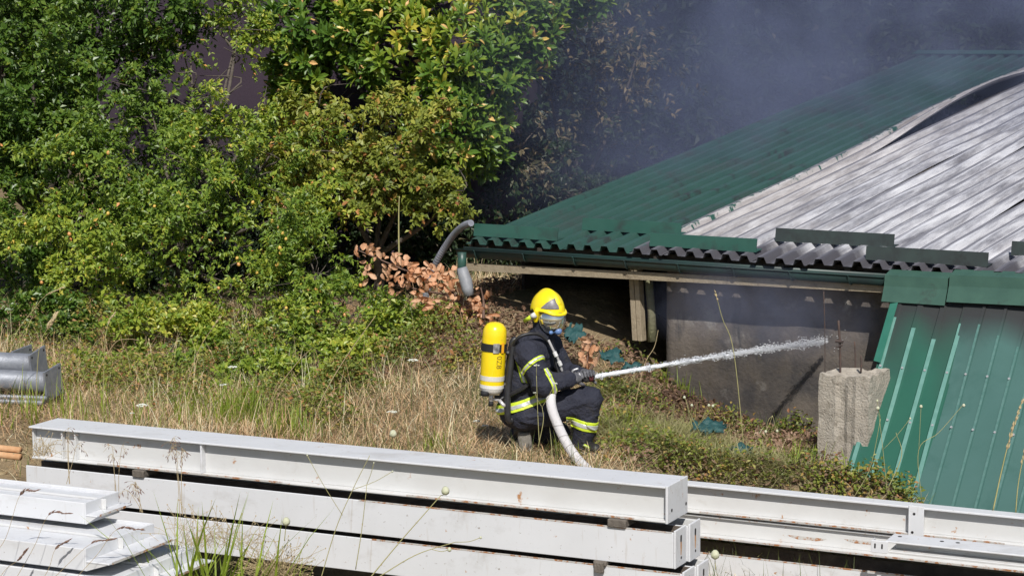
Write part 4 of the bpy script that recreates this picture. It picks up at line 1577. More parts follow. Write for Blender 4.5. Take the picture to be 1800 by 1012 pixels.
def crown(parent, blobs, mat, size, aspect, per_m2, tw_len, nleaf, seed, name='crown', big=False, dry=0.0, tint_scale=1.2, **kw):
    r = np.random.default_rng(seed)
    P, A, N, sc = twigs(blobs, per_m2, tw_len, nleaf, r, **kw)
    n = len(P)
    L = size * r.uniform(.65, 1.25, n) * sc
    tint = np.clip(.45 + .22 * vnoise(P, tint_scale, seed) + r.normal(size=n) * .13, 0.02, .80)
    if dry:
        tint = np.where(r.random(n) < dry, r.uniform(.86, 1.0, n), tint)
    V, F, T = leaves(P, A, N, L, L * aspect * r.uniform(.85, 1.15, n), tint, big)
    return raw_mesh(name, V, F, mat, parent, False, tint=T), P


BARK = pmat('bark', (.075, .06, .048), (.13, .11, .09), 14, .95, bump=.8, bscale=40)


def trunk(parent, base, blobs, r0, seed, mat=None):
    rr = random.Random(seed)
    mb = MB()
    b = np.array([base[0], base[1], gz(base[0], base[1]) - .08])
    cs = sorted([bb[0] for bb in blobs], key=lambda c: c[2])
    fork = b + (np.mean(cs, 0) - b) * .35
    wob = lambda s: np.array([rr.uniform(-s, s), rr.uniform(-s, s), rr.uniform(-s, s) * .3])
    mb.tube(catmull([b, b * .5 + fork * .5 + wob(.08), fork], 5), [r0 * (1.25 - .55 * i / 10) for i in range(11)], 9)
    for c in cs:
        m = fork * .45 + c * .55 + wob(.12)
        path = catmull([fork, m, c], 5)
        mb.tube(path, [r0 * (.6 - .5 * i / (len(path) - 1)) for i in range(len(path))], 6)
        for k in range(4):
            q = path[rr.randrange(3, len(path))]
            mb.tube(catmull([q, q + wob(.25) + Z3 * .15, q + wob(.5) + Z3 * .3], 3), [r0 * .2, r0 * .17, r0 * .15, r0 * .12, r0 * .1, r0 * .08, r0 * .05], 5)
    mb.build('trunk', mat or BARK, parent, True)


def tree(name, label, cat, base_px, Yb, blobs, mat, size, aspect, per_m2, tw_len, nleaf, seed, r0=.08, group=None, **kw):
    p = at(base_px, 500, Yb)
    b = np.array([p[0], p[1], gz(p[0], p[1])])
    t = thing(name, b, label, cat, group)
    trunk(t, b, blobs, r0, seed)
    _, P = crown(t, blobs, mat, size, aspect, per_m2, tw_len, nleaf, seed, **kw)
    return t, P


G_DRY = (.30, .19, .08)
M_plum = leafmat('plum leaf', [(0, (0.064, 0.119, 0.023)), (.35, (0.157, 0.251, 0.037)), (.65, (0.329, 0.393, 0.051)), (.82, (0.532, 0.477, 0.081)), (.9, (0.776, 0.525, 0.138)), (1, (0.689, 0.287, 0.114))], .42, .30)
M_broad = leafmat('broad leaf', [(0, (0.033, 0.073, 0.015)), (.4, (0.082, 0.157, 0.024)), (.7, (0.159, 0.233, 0.033)), (.84, (0.246, 0.264, 0.045)), (1, (0.546, 0.283, 0.090))], .38, .26)
M_laurel = leafmat('laurel leaf', [(0, (0.041, 0.095, 0.019)), (.4, (0.101, 0.191, 0.026)), (.7, (0.223, 0.301, 0.033)), (.84, (0.477, 0.414, 0.052)), (.9, (0.800, 0.581, 0.147)), (1, (0.800, 0.456, 0.222))], .38, .25, .5)
M_hazel = leafmat('hazel leaf', [(0, (0.085, 0.121, 0.024)), (.4, (0.203, 0.240, 0.037)), (.7, (0.354, 0.367, 0.059)), (.84, (0.481, 0.378, 0.087)), (.92, (0.454, 0.215, 0.070)), (1, (0.256, 0.111, 0.052))], .5, .25)
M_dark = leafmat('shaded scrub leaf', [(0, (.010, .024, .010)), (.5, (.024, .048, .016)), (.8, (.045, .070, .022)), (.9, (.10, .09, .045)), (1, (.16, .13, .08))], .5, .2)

# ================================================================== BACKGROUND HOUSE (mauve wall glimpsed through the leaves)
def build_house():
    a = at(300, 260, 27.2); b = at(545, 260, 26.6)
    d = b - a; d[2] = 0; d /= np.linalg.norm(d); n = np.array([-d[1], d[0], 0])
    a = a - d * 1.0
    L = np.linalg.norm(b - a)
    z0 = gz(a[0], a[1]) - .3
    t = thing('house', (a[0], a[1], z0), 'house with a dull mauve wall glimpsed through the leaves', 'house')
    m = pmat('mauve render', (.034, .022, .036), (.044, .029, .046), 1.5, .9, bump=.2)
    mb = MB(); mb.frame_box((a[0], a[1], 0), d, n, Z3, 0, L + 2, 0, 5, z0, 4.35)
    mb.build('wall', m, t)
    mb = MB()
    mb.prism([np.array([a[0], a[1], 4.36]) - n * .35 - d * .3, np.array([a[0], a[1], 6.0]) + n * 2.5 - d * .3, np.array([a[0], a[1], 4.36]) + n * 5.3 - d * .3], d * (L + 2.6))
    mb.build('roof', pmat('slate blue roof', (.05, .06, .10), (.07, .08, .12), 6, .7), t)
    mb = MB(); mb.tube([np.array([a[0], a[1], 4.30]) - n * .40 - d * .3, np.array([a[0], a[1], 4.30]) - n * .40 + d * (L + 2.3)], .06, 8)
    mb.build('gutter', pmat('house gutter', (.10, .11, .16), rough=.5), t)


build_house()

# ================================================================== TREES AND SHRUBS
# woodland behind everything, one tree after another
bgt = [(-150, 31, 60, 300, 330, 'darkest tree at the back, beyond the left edge of the house'), (170, 33, 20, 260, 330, 'dark tree rising behind the mauve house, left'),
       (480, 34, 10, 230, 250, 'dark tree behind the mauve house roof'), (760, 32, 60, 240, 300, 'dark tree behind the glossy laurel'),
       (1010, 29.5, 110, 200, 260, 'dim tree in the smoke just right of the laurel'), (1230, 31, 60, 220, 290, 'hazy tree standing in the thickest smoke'),
       (1450, 32.5, 20, 230, 200, 'pale hazy tree behind the roof ridge'), (1690, 32.0, -10, 230, 160, 'hazy tree above the ridge at the right edge'), (1960, 33, 0, 260, 200, 'hazy tree beyond the right edge of the roof')]
for i, (px, Y, py, rx, ry, lab) in enumerate(bgt):
    bl = [blob(px, py, Y, rx, ry * .8, 1.3), blob(px - rx * .4, py + ry * .55, Y - .5, rx * .7, ry * .6, 1.1), blob(px + rx * .45, py + ry * .45, Y - .3, rx * .7, ry * .7, 1.1), blob(px + rx * .1, py - ry * .5, Y + .3, rx * .7, ry * .6, 1.2)]
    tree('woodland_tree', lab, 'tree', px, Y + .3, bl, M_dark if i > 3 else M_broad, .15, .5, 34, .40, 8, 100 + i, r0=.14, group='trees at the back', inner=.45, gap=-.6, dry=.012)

# big broadleaf at the left
bl = [blob(60, 60, 24.6, 190, 190, 1.0), blob(215, 80, 24.9, 125, 140, .7), blob(290, 40, 24.9, 75, 80, .4), blob(-60, 260, 24.2, 160, 170, .9), blob(110, 250, 24.2, 150, 130, .8), blob(20, 430, 23.6, 130, 130, .7), blob(190, -60, 24.8, 200, 110, .9), blob(-40, -60, 24.6, 200, 120, .9)]
tree('broadleaf_tree', 'tall dark green broadleaf tree filling the upper left corner', 'tree', 60, 24.8, bl, M_broad, .075, .55, 85, .22, 8, 21, r0=.11, gap=-.10, gscale=2.2, lump=.4)

# plum tree, yellow-green and sunlit, with fruit
bl = [blob(215, 300, 23.2, 150, 130, .7), blob(380, 300, 23.0, 150, 110, .7), blob(300, 430, 22.6, 190, 130, .7), blob(130, 400, 23.0, 130, 120, .6), blob(480, 265, 23.2, 105, 75, .5), blob(500, 380, 22.7, 100, 90, .5), blob(170, 505, 22.5, 120, 70, .45), blob(390, 525, 22.3, 120, 60, .4), blob(330, 200, 23.8, 60, 70, .4), blob(425, 15, 24.6, 95, 38, .35), blob(265, 190, 24.0, 85, 100, .45), blob(335, 100, 24.6, 55, 100, .3), blob(420, 50, 24.7, 80, 30, .3), blob(470, 200, 24.2, 80, 45, .3)]
plum, PP = tree('plum_tree', 'sunlit yellow-green plum tree dotted with small orange plums', 'plum tree', 300, 23.3, bl, M_plum, .062, .52, 105, .20, 8, 22, r0=.07, gap=-.10, gscale=2.4, dry=.01, lump=.42)
# low plum branches hanging toward the grass
bl = [blob(560, 470, 21.9, 130, 85, .5), blob(620, 530, 21.5, 110, 50, .4), blob(460, 520, 21.9, 120, 80, .45), blob(520, 410, 22.2, 90, 60, .4), blob(680, 550, 21.3, 60, 28, .3)]
plum2, PP2 = tree('plum_sapling', 'low bright green plum sapling drooping toward the dry grass', 'plum tree', 540, 22.0, bl, M_plum, .058, .45, 130, .19, 8, 23, r0=.03, gap=-.15, gscale=3.0, up=.05, lump=.42)
fruit_mats = [pmat('plum yellow', (.55, .36, .06), (.62, .42, .10), 9, .35), pmat('plum orange', (.62, .24, .10), (.58, .33, .09), 9, .35)]
sph = None


def fruit(parent, P, k, seed, mats):
    """small fruit on the camera side of the crown, sharing one mesh per colour"""
    r = random.Random(seed)
    q_ = np.percentile(P[:, 1], 45)
    cand = np.flatnonzero(P[:, 1] < q_)
    order = [int(cand[r.randrange(len(cand))]) for _ in range(k)]
    protos = []
    for m in mats:
        V = []; F = []
        for i in range(7):
            th = math.pi * i / 6
            for j in range(8):
                ph = 2 * math.pi * j / 8
                V.append((math.sin(th) * math.cos(ph) * .0185, math.sin(th) * math.sin(ph) * .0185, math.cos(th) * .021 + (.004 if i == 0 else 0)))
        for i in range(6):
            for j in range(8):
                F.append((i * 8 + j, i * 8 + (j + 1) % 8, (i + 1) * 8 + (j + 1) % 8, (i + 1) * 8 + j))
        me = bpy.data.meshes.new('plum'); me.from_pydata(V, [], F); me.materials.append(m)
        me.polygons.foreach_set('use_smooth', np.ones(len(F), bool)); me.update()
        protos.append(me)
    for q, i in enumerate(order):
        o = bpy.data.objects.new('plum', protos[q % len(mats)])
        S.collection.objects.link(o); o.parent = parent
        o.location = (P[i] + np.array([0, -.03, -.03]) - ORG[parent.name]).tolist()
        s = r.uniform(.75, 1.15); o.scale = (s, s, s); o.rotation_euler = (r.uniform(-.5, .5), r.uniform(-.5, .5), 0)


fruit(plum, PP, 46, 3, fruit_mats)
fruit(plum2, PP2, 44, 4, fruit_mats)

# dark hedge filling the space behind plum and hazel
bl = [blob(280, 340, 25.6, 150, 100, .5), blob(480, 320, 25.6, 130, 90, .5), blob(620, 330, 25.4, 140, 130, .5), blob(770, 400, 25.4, 110, 80, .4), blob(200, 480, 25.0, 170, 110, .5), blob(400, 480, 25.0, 160, 100, .5)]
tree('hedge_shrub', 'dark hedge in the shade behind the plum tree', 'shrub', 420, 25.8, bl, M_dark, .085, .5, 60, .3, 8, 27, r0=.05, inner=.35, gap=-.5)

# hazel-like shrub with browning leaves
bl = [blob(640, 235, 24.0, 155, 105, .6), blob(740, 300, 23.8, 110, 80, .5), blob(580, 300, 23.8, 100, 70, .5), blob(790, 345, 23.6, 60, 40, .35), blob(560, 190, 24.3, 70, 60, .4)]
tree('hazel_shrub', 'rounded shrub with olive and scorched brown leaves beside the shed', 'shrub', 660, 24.2, bl, M_hazel, .075, .62, 140, .18, 7, 24, r0=.06, gap=-.25, gscale=2.8, dry=.07, up=.2, lump=.36)

# brambles and nettles along the foot of the bushes
for i, (bb, base, mt, lab) in enumerate((
        ([blob(60, 570, 22.0, 120, 60, .4), blob(170, 585, 21.8, 100, 50, .4)], 100, M_broad, 'dark bramble thicket behind the grey pipes'),
        ([blob(290, 585, 21.6, 110, 60, .4), blob(390, 600, 21.2, 90, 48, .35), blob(270, 640, 20.5, 100, 32, .3)], 330, M_plum, 'green bramble thicket under the middle of the plum tree'),
        ([blob(500, 605, 21.0, 100, 48, .35), blob(590, 600, 20.9, 80, 42, .3), blob(660, 590, 20.9, 60, 30, .25), blob(560, 645, 20.0, 95, 32, .3), blob(430, 650, 20.2, 90, 34, .3), blob(700, 565, 20.9, 60, 30, .25), blob(640, 625, 20.3, 70, 28, .25)], 540, M_plum, 'bramble thicket below the drooping plum sapling'))):
    tree('bramble_bush', lab, 'bramble', base, 22.0 - .4 * i, bb, mt, .058, .6, 170, .18, 8, 60 + i, r0=.015, group='brambles at the foot of the bushes', inner=.2, up=.5, gap=-.2, slen=.4)

# ivy-dark undergrowth filling the hollow under the shrub
bl = [blob(660, 430, 25.2, 170, 80, .5), blob(900, 330, 26.0, 130, 110, .5), blob(1020, 290, 27.0, 120, 100, .5)]
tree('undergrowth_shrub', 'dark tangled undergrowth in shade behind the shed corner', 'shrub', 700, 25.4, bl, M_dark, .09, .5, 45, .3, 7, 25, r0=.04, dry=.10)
# dead and grey twiggy scrub right of the laurel
bl = [blob(960, 120, 26.5, 90, 110, .5), blob(1060, 110, 27.0, 80, 120, .5), blob(1130, 60, 27.5, 80, 100, .5), blob(900, 260, 25.6, 60, 90, .4)]
tree('scorched_tree', 'scorched tree with sparse tan leaves between laurel and smoke', 'tree', 1000, 27.2, bl, leafmat('scorched leaf', [(0, (.03, .035, .018)), (.5, (.06, .06, .03)), (.8, (.16, .13, .07)), (1, (.26, .2, .11))], .6, .2), .10, .45, 16, .34, 7, 26, r0=.06, dry=.3, gap=0.0)


# cherry laurel: big glossy leaves in rosettes
def build_laurel():
    blobs = [blob(560, 60, 25.4, 110, 90, .6), blob(700, 70, 25.2, 130, 110, .7), blob(820, 110, 25.0, 110, 110, .6), blob(780, 230, 24.8, 80, 90, .5), blob(900, 50, 25.2, 90, 90, .5), blob(650, -40, 25.6, 160, 80, .7), blob(840, 200, 25.0, 60, 120, .4), blob(1000, -10, 25.6, 90, 60, .5), blob(530, 130, 25.5, 55, 60, .35)]
    p = at(760, 500, 25.6); b = np.array([p[0], p[1], gz(p[0], p[1])])
    t = thing('laurel_tree', b, 'cherry laurel with large glossy leaves in rosettes, top centre', 'laurel')
    trunk(t, b, blobs, .08, 5)
    r = np.random.default_rng(31)
    PP, AA, NN, TT, LL = [], [], [], [], []
    for bi, (c, rad) in enumerate(blobs):
        n = 135
        d = rdir(n, r); d[:, 1] = -np.abs(d[:, 1]) * np.where(r.random(n) < .85, 1, -1)
        tt = (1 - np.abs(r.normal(size=n)) * .2) * (1 + .2 * vnoise(d, 3, bi))
        q = c + d * rad * tt[:, None]
        ax = nrm(d * .6 + Z3 * .55 + np.array([0, -.35, 0]) + rdir(n, r) * .45)
        base_t = np.clip(.48 + .2 * vnoise(q, 1.4, 3) + r.normal(size=n) * .1, 0.05, .82)
        for j in range(11):
            a = 2.4 * j + r.uniform(0, .5, n)
            u = nrm(np.cross(ax, np.array([.3, .2, 1.0]))); v = np.cross(ax, u)
            rad_d = u * np.cos(a)[:, None] + v * np.sin(a)[:, None]
            spread = .35 + .75 * (j / 10)
            A = ax * (1.15 - spread * .75) + rad_d * spread
            PP.append(q - ax * (.012 * j) + rad_d * .01); AA.append(A); NN.append(ax * .9 - rad_d * .35 + Z3 * .25)
            yl = r.random(n) < .035
            TT.append(np.where(yl, r.uniform(.88, 1.0, n), np.clip(base_t + r.normal(size=n) * .08 + .05 * (j < 4), 0.02, .86)))
            LL.append(r.uniform(.105, .17, n) * (.75 if j < 2 else 1))
    P, A, N, T, L = (np.concatenate(x) for x in (PP, AA, NN, TT, LL))
    vis = (P[:, 1] + .15 * np.abs(P[:, 0] + .8))
    order = np.argsort(vis)
    near = order[:290]; rest = order[290:]
    V, F, tv = leaves(P[rest], A[rest], N[rest], L[rest], L[rest] * .36, T[rest], True, fold=.16)
    o = raw_mesh('crown', V, F, M_laurel, t, False, tint=tv)
    tag(o, kind='stuff')
    # the nearest leaves stand as pieces of their own (few shared meshes)
    shared = []
    for k in range(8):
        Vl, Fl, tl = leaves(np.zeros((1, 3)), np.array([[1., 0, 0]]), np.array([[0, 0, 1.]]), np.array([1.0]), np.array([.36]), np.array([.38 + .07 * k if k < 7 else .93]), True, fold=.16)
        me = bpy.data.meshes.new('leaf'); me.from_pydata(Vl.tolist(), [], Fl.tolist()); me.materials.append(M_laurel)
        at_ = me.attributes.new('tint', 'FLOAT', 'POINT'); at_.data.foreach_set('value', tl.astype(np.float32)); me.update()
        shared.append(me)
    for i in near:
        k = 7 if T[i] > .87 else int(np.clip((T[i] - .38) / .07, 0, 6))
        o = bpy.data.objects.new('leaf', shared[k]); S.collection.objects.link(o); o.parent = t
        a = A[i] / np.linalg.norm(A[i]); n_ = N[i] - a * np.dot(a, N[i]); n_ /= np.linalg.norm(n_)
        M = Matrix((a, np.cross(n_, a), n_)).transposed().to_4x4()
        M = Matrix.Translation(P[i] - ORG[t.name]) @ M @ Matrix.Scale(float(L[i]), 4)
        o.matrix_local = M


build_laurel()


# ================================================================== DEAD BRANCH WITH LARGE ORANGE LEAVES
def dead_leaf_meshes(mat):
    """curled, crumpled dry leaves: a folded blade with a wavy rim"""
    out = []
    for k in range(7):
        r = random.Random(k * 7 + 1)
        V = []; F = []
        n, w = 8, 5
        curl = r.uniform(-1.6, 1.9); fold = r.uniform(.25, .8); tw = r.uniform(-.8, .8)
        for i in range(n):
            s = i / (n - 1)
            hw = .36 * math.sin(math.pi * min(1, s * .96 + .04)) ** .7 * (1 - .3 * s) * r.uniform(.85, 1.12)
            a = curl * s
            cx, cz = (math.sin(a) / curl if abs(curl) > .05 else s), ((1 - math.cos(a)) / curl if abs(curl) > .05 else 0)
            for j in range(w):
                t = (j / (w - 1) - .5) * 2
                y = hw * t * math.cos(fold * abs(t))
                z = cz + hw * abs(t) * math.sin(fold * abs(t)) + tw * s * hw * t + r.uniform(-.022, .022)
                V.append((cx, y, z))
        for i in range(n - 1):
            for j in range(w - 1):
                F.append((i * w + j, i * w + j + 1, (i + 1) * w + j + 1, (i + 1) * w + j))
        me = bpy.data.meshes.new('dead_leaf'); me.from_pydata(V, [], F); me.materials.append(mat)
        a = me.attributes.new('tint', 'FLOAT', 'POINT')
        a.data.foreach_set('value', np.clip(np.full(len(V), (k + .5) / 7) + np.array([.12 * r.uniform(-1, 1) for _ in V]), 0, 1).astype(np.float32)); me.update()
        out.append(me)
    return out


M_dead = leafmat('dead orange leaf', [(0, (0.564, 0.281, 0.142)), (.4, (0.675, 0.379, 0.221)), (.7, (0.720, 0.465, 0.298)), (1, (0.450, 0.238, 0.133))], .6, .3)
DL = dead_leaf_meshes(M_dead)


def dead_branch(label, stems, spots, seed, size=(.06, .105)):
    r = random.Random(seed)
    b = on_ground(*stems[0][0][:2]) if False else at(*stems[0][0])
    t = thing('dead_branch', (b[0], b[1], gz(b[0], b[1])), label, 'dead branch', 'dead branches with orange leaves')
    mb = MB()
    for st in stems:
        path = catmull([at(*p) for p in st], 5)
        mb.tube(path, [.016 - .010 * i / (len(path) - 1) for i in range(len(path))], 6)
    mb.build('stem', pmat('dead bark', (.10, .06, .045), (.16, .10, .075), 20, .9), t, True)
    for (px, py, Y) in spots:
        o = bpy.data.objects.new('leaf', DL[r.randrange(7)]); S.collection.objects.link(o); o.parent = t
        qx, qy = px + r.uniform(-5, 5), py + r.uniform(-5, 5)
        p = at(qx, qy, Y + r.uniform(-.12, .12))
        if p[2] < gz(p[0], p[1]) + .04:
            p = on_ground(qx, qy) + np.array([0, -.05, r.uniform(.03, .10)])
        s = r.uniform(*size)
        a = Vector((r.uniform(-.7, .7), r.uniform(-.5, .3), r.uniform(-1.0, .35))).normalized()
        n = Vector((r.uniform(-.7, .3), -1, r.uniform(-.2, .8)))
        n = (n - a * n.dot(a)).normalized()
        M = Matrix((a, n.cross(a), n)).transposed().to_4x4()
        o.matrix_local = Matrix.Translation(Vector(p - ORG[t.name]) - a * s * .5) @ M @ Matrix.Scale(s, 4)


rr = random.Random(8)
spots = []
for (x0, y0, x1, y1, k, w) in ((625, 440, 700, 462, 20, 12), (690, 455, 770, 500, 50, 20), (700, 470, 800, 490, 38, 16), (770, 470, 800, 520, 14, 12), (785, 500, 860, 520, 8, 10), (800, 520, 870, 575, 26, 13), (740, 520, 830, 560, 26, 14), (680, 480, 760, 520, 18, 16), (840, 545, 880, 590, 12, 10), (640, 480, 720, 500, 16, 14), (700, 510, 790, 550, 14, 16)):
    for q in range(k):
        s = rr.random()
        spots.append((x0 + (x1 - x0) * s + rr.uniform(-w, w), y0 + (y1 - y0) * s + rr.uniform(-w, w), 20.75 + rr.uniform(-.25, .2)))
spots += [(793, 485, 20.6), (838, 512, 20.5), (850, 522, 20.5), (808, 515, 20.6), (800, 480, 20.6)]
dead_branch('fallen dead branch with large orange leaves heaped beside the downpipe', [[(870, 590, 20.4), (830, 540, 20.6), (770, 500, 20.8), (700, 470, 20.9), (630, 440, 21.0)], [(860, 580, 20.4), (800, 525, 20.7), (740, 510, 20.8), (690, 500, 20.9)], [(850, 560, 20.4), (850, 530, 20.5), (845, 505, 20.5)]], spots, 5)
sp = [(1035 + rr.uniform(-18, 18), 625 + rr.uniform(-30, 22), 18.2 + rr.uniform(-.1, .1)) for _ in range(17)]
dead_branch('small dead twig with tan leaves just right of the kneeling person', [[(1020, 672, 18.2), (1030, 640, 18.2), (1040, 600, 18.25)], [(1020, 672, 18.2), (1045, 640, 18.2), (1055, 622, 18.2)]], sp, 6, (.08, .12))
sp = [(515 + rr.uniform(-18, 18), 372 + rr.uniform(-16, 14), 22.9 + rr.uniform(-.1, .1)) for _ in range(10)]
dead_branch('withered brown twig hanging inside the plum tree', [[(520, 400, 22.9), (512, 380, 22.9), (505, 350, 22.95)]], sp, 7, (.08, .12))

# ================================================================== GRASS, LITTER, WEEDS
def blades(P, az, ln, lean, curl, W, tint, nseg=3):
    """grass blades / straws: strips bending over along azimuth az"""
    n = len(P)
    h = np.stack([np.cos(az), np.sin(az), np.zeros(n)], -1)
    sd = np.stack([-np.sin(az), np.cos(az), np.zeros(n)], -1)
    ring = []
    p = P.copy()
    for i in range(nseg + 1):
        s = i / nseg
        if i:
            th = lean + curl * (s - .5 / nseg)
            p = p + (h * np.sin(th)[:, None] + Z3 * np.cos(th)[:, None]) * (ln / nseg)[:, None]
        w = W * (1 - s) ** .6 * .5
        if i < nseg:
            ring += [p - sd * w[:, None], p + sd * w[:, None]]
        else:
            ring += [p]
    V = np.stack(ring, 1)
    k = 2 * nseg + 1
    T = []
    for i in range(nseg - 1):
        a = 2 * i
        T += [(a, a + 1, a + 3), (a, a + 3, a + 2)]
    a = 2 * (nseg - 1)
    T += [(a, a + 1, a + 2)]
    T = np.array(T)
    F = (T[None] + (np.arange(n) * k)[:, None, None]).reshape(-1, 3)
    return V.reshape(-1, 3), F, np.repeat(tint, k)


M_straw = leafmat('dry straw', [(0, (0.286, 0.174, 0.095)), (.35, (0.594, 0.388, 0.226)), (.65, (0.776, 0.630, 0.393)), (.85, (0.776, 0.776, 0.570)), (1, (0.483, 0.407, 0.190))], .75, .2, .2)
M_grass = leafmat('green grass', [(0, (.06, .085, .026)), (.4, (.15, .185, .05)), (.7, (.29, .30, .10)), (1, (.46, .42, .24))], .5, .35, .35)
M_weed = leafmat('weed leaf', [(0, (0.065, 0.097, 0.023)), (.4, (0.160, 0.212, 0.037)), (.7, (0.299, 0.318, 0.064)), (.86, (0.427, 0.302, 0.091)), (1, (0.364, 0.159, 0.072))], .5, .3)
M_litter = leafmat('leaf litter', [(0, (0.092, 0.058, 0.042)), (.4, (0.184, 0.114, 0.074)), (.7, (0.292, 0.189, 0.131)), (.9, (0.430, 0.306, 0.224)), (1, (0.153, 0.189, 0.074))], .7, .15, .2)

M_lush = leafmat('lush grass', [(0, (.10, .16, .02)), (.5, (.22, .30, .035)), (1, (.40, .48, .08))], .45, .4, .4)
# the plot of open ground: sample points whose pixel lies in the visible strip
def scatter(n, x0, x1, y0, y1, keep=None, r=rng):
    x = r.uniform(x0, x1, n); y = r.uniform(y0, y1, n)
    p = np.stack([x, y, ground_z(x, y)], -1)
    if keep is not None:
        p = p[keep(p)]
    return p


def bare(p):
    """how trampled / shaded the ground is: 0 lush .. 1 bare"""
    x, y = p[:, 0], p[:, 1]
    b = np.exp(-((x - .75) / .8) ** 2 - ((y - 20.6) / 1.2) ** 2)         # under the shed edge
    b = b + .8 * np.exp(-((x + .2) / .5) ** 2 - ((y - 20.4) / .8) ** 2)
    return b


def in_shed(p):
    q = p - EA
    return (q[:, :2] @ ew[:2] > .24) & (q[:, :2] @ eh[:2] > .1)


def near_person(p):
    return (np.abs(p[:, 0] - FP[0]) < .42) & (np.abs(p[:, 1] - FP[1] + .05) < .30)


def stackline(p, a=.75):
    q = (p[:, 0] - AL[0]) * bn[0] + (p[:, 1] - AL[1]) * bn[1]
    return q > a


def under_sheet(p):
    q = p - T0
    return (q[:, :2] @ eh[:2] > -.1) & (q[:, :2] @ ew[:2] > -1.05)


r7 = np.random.default_rng(77)
# 1. lying straw mat
p = scatter(95000, -5.6, 3.2, 15.2, 23.4, lambda p: stackline(p) & ~in_shed(p) & ~under_sheet(p) & (r7.random(len(p)) > .8 * bare(p)) & ((p[:, 0] < 1.1) | (r7.random(len(p)) < .45)))
n = len(p)
dens = vnoise(p, 1.6, 4)
tint = np.clip(.5 + .22 * vnoise(p, 1.1, 9) + r7.normal(size=n) * .17, 0, .98)
ln = r7.uniform(.08, .26, n) * (1 + .3 * dens)
V, F, T = blades(p, r7.uniform(0, 2 * math.pi, n), ln, r7.uniform(.75, 1.5, n), r7.uniform(.0, .8, n), r7.uniform(.003, .007, n), tint)
o = raw_mesh('dry_grass', V, F, M_straw, None, False, org=(0, 0, 0), tint=T)
tag(o, 'matted dry straw covering the open ground', 'dry grass', kind='stuff')
# 2. standing thin dry and green blades
p = scatter(11000, -5.6, 3.2, 15.2, 23.2, lambda p: stackline(p) & ~in_shed(p) & ~under_sheet(p) & ~near_person(p) & (r7.random(len(p)) > 1.1 * bare(p)) & (vnoise(p, 1.5, 2) > -.55 + 1.1 * sstep(-.8, .6, p[:, 0]) * sstep(16.2, 17.2, p[:, 1])))
n = len(p)
g = np.clip(.35 + .3 * vnoise(p, .9, 5) + r7.normal(size=n) * .2, 0, 1)
V, F, T = blades(p, r7.uniform(0, 2 * math.pi, n), r7.uniform(.10, .34, n), np.abs(r7.normal(size=n)) * .28, r7.uniform(.1, 1.1, n), r7.uniform(.003, .008, n), g, 4)
o = raw_mesh('green_grass', V, F, M_grass, None, False, org=(0, 0, 0), tint=T)
tag(o, 'thin green grass growing up through the straw', 'grass', kind='stuff')
# 2b. tall tangled dry stems on the bank, blending into the bushes
p = scatter(7500, -5.6, -.3, 16.9, 22.8, lambda p: stackline(p, 1.2) & ~in_shed(p) & (vnoise(p, 1.3, 12) > -.35) & (r7.random(len(p)) < .35 + .65 * sstep(-.4, -1.6, p[:, 0])))
n = len(p)
g = np.clip(.55 + .25 * vnoise(p, 1.2, 15) + r7.normal(size=n) * .18, 0, 1)
V, F, T = blades(p, r7.uniform(0, 2 * math.pi, n), r7.uniform(.15, .48, n), np.abs(r7.normal(size=n)) * .5, r7.uniform(.2, 1.9, n), r7.uniform(.003, .006, n), g, 5)
o = raw_mesh('tall_dry_grass', V, F, M_straw, None, False, org=(0, 0, 0), tint=T)
tag(o, 'tall tangled dry grass on the bank below the bushes', 'dry grass', kind='stuff')
# 3. leaf litter on the bank and by the wall
p = scatter(26000, -1.8, 3.0, 16.4, 21.6, lambda p: ~in_shed(p) & ~under_sheet(p) & stackline(p) & ((p[:, 0] > .85) | (p[:, 1] > 19.7)))
n = len(p)
wt = np.where((p[:, 0] > .9), 1, .6)
p[:, 2] += r7.uniform(.0, .10, n) * wt
L = r7.uniform(.03, .07, n)
t_ = np.clip(.42 + .25 * vnoise(p, 2.2, 3) + r7.normal(size=n) * .2, 0, .92)
V, F, T = leaves(p, rdir(n, r7) * np.array([1, 1, .5]), Z3 + rdir(n, r7) * .9, L, L * .55, t_)
o = raw_mesh('leaf_litter', V, F, M_litter, None, False, org=(0, 0, 0), tint=T)
tag(o, 'brown withered leaves covering the slope below the shed wall', 'leaf litter', kind='stuff')
# 4. low green weeds: creeping plants right of the person, at the sheet foot and under the bushes
def weeds(name, label, centres, size, seed, mat=M_weed, dry=.12, hmax=.14):
    r = np.random.default_rng(seed)
    PP = []
    for (px, py, rad, k) in centres:
        c = on_ground(px, py)
        q = r.normal(size=(k, 2)) * rad * np.array([1, .8]) + c[:2]
        z = ground_z(q[:, 0], q[:, 1]) + r.uniform(.0, hmax, k) * np.exp(-((q - c[:2]) ** 2).sum(1) / (2 * rad * rad))
        PP.append(np.column_stack([q, z]))
    p = np.concatenate(PP)
    p = p[~in_shed(p)]
    n = len(p)
    tn = np.clip(.5 + .25 * vnoise(p, 3, seed) + r.normal(size=n) * .15, 0, .84)
    tn = np.where(r.random(n) < dry, r.uniform(.86, 1, n), tn)
    L = size * r.uniform(.6, 1.3, n)
    V, F, T = leaves(p, rdir(n, r) * np.array([1, 1, .6]) + Z3 * .1, Z3 + np.array([0, -.3, 0]) + rdir(n, r) * .6, L, L * .6, tn)
    o = raw_mesh(name, V, F, mat, None, False, org=(0, 0, 0), tint=T)
    tag(o, label, 'ground cover', kind='stuff')


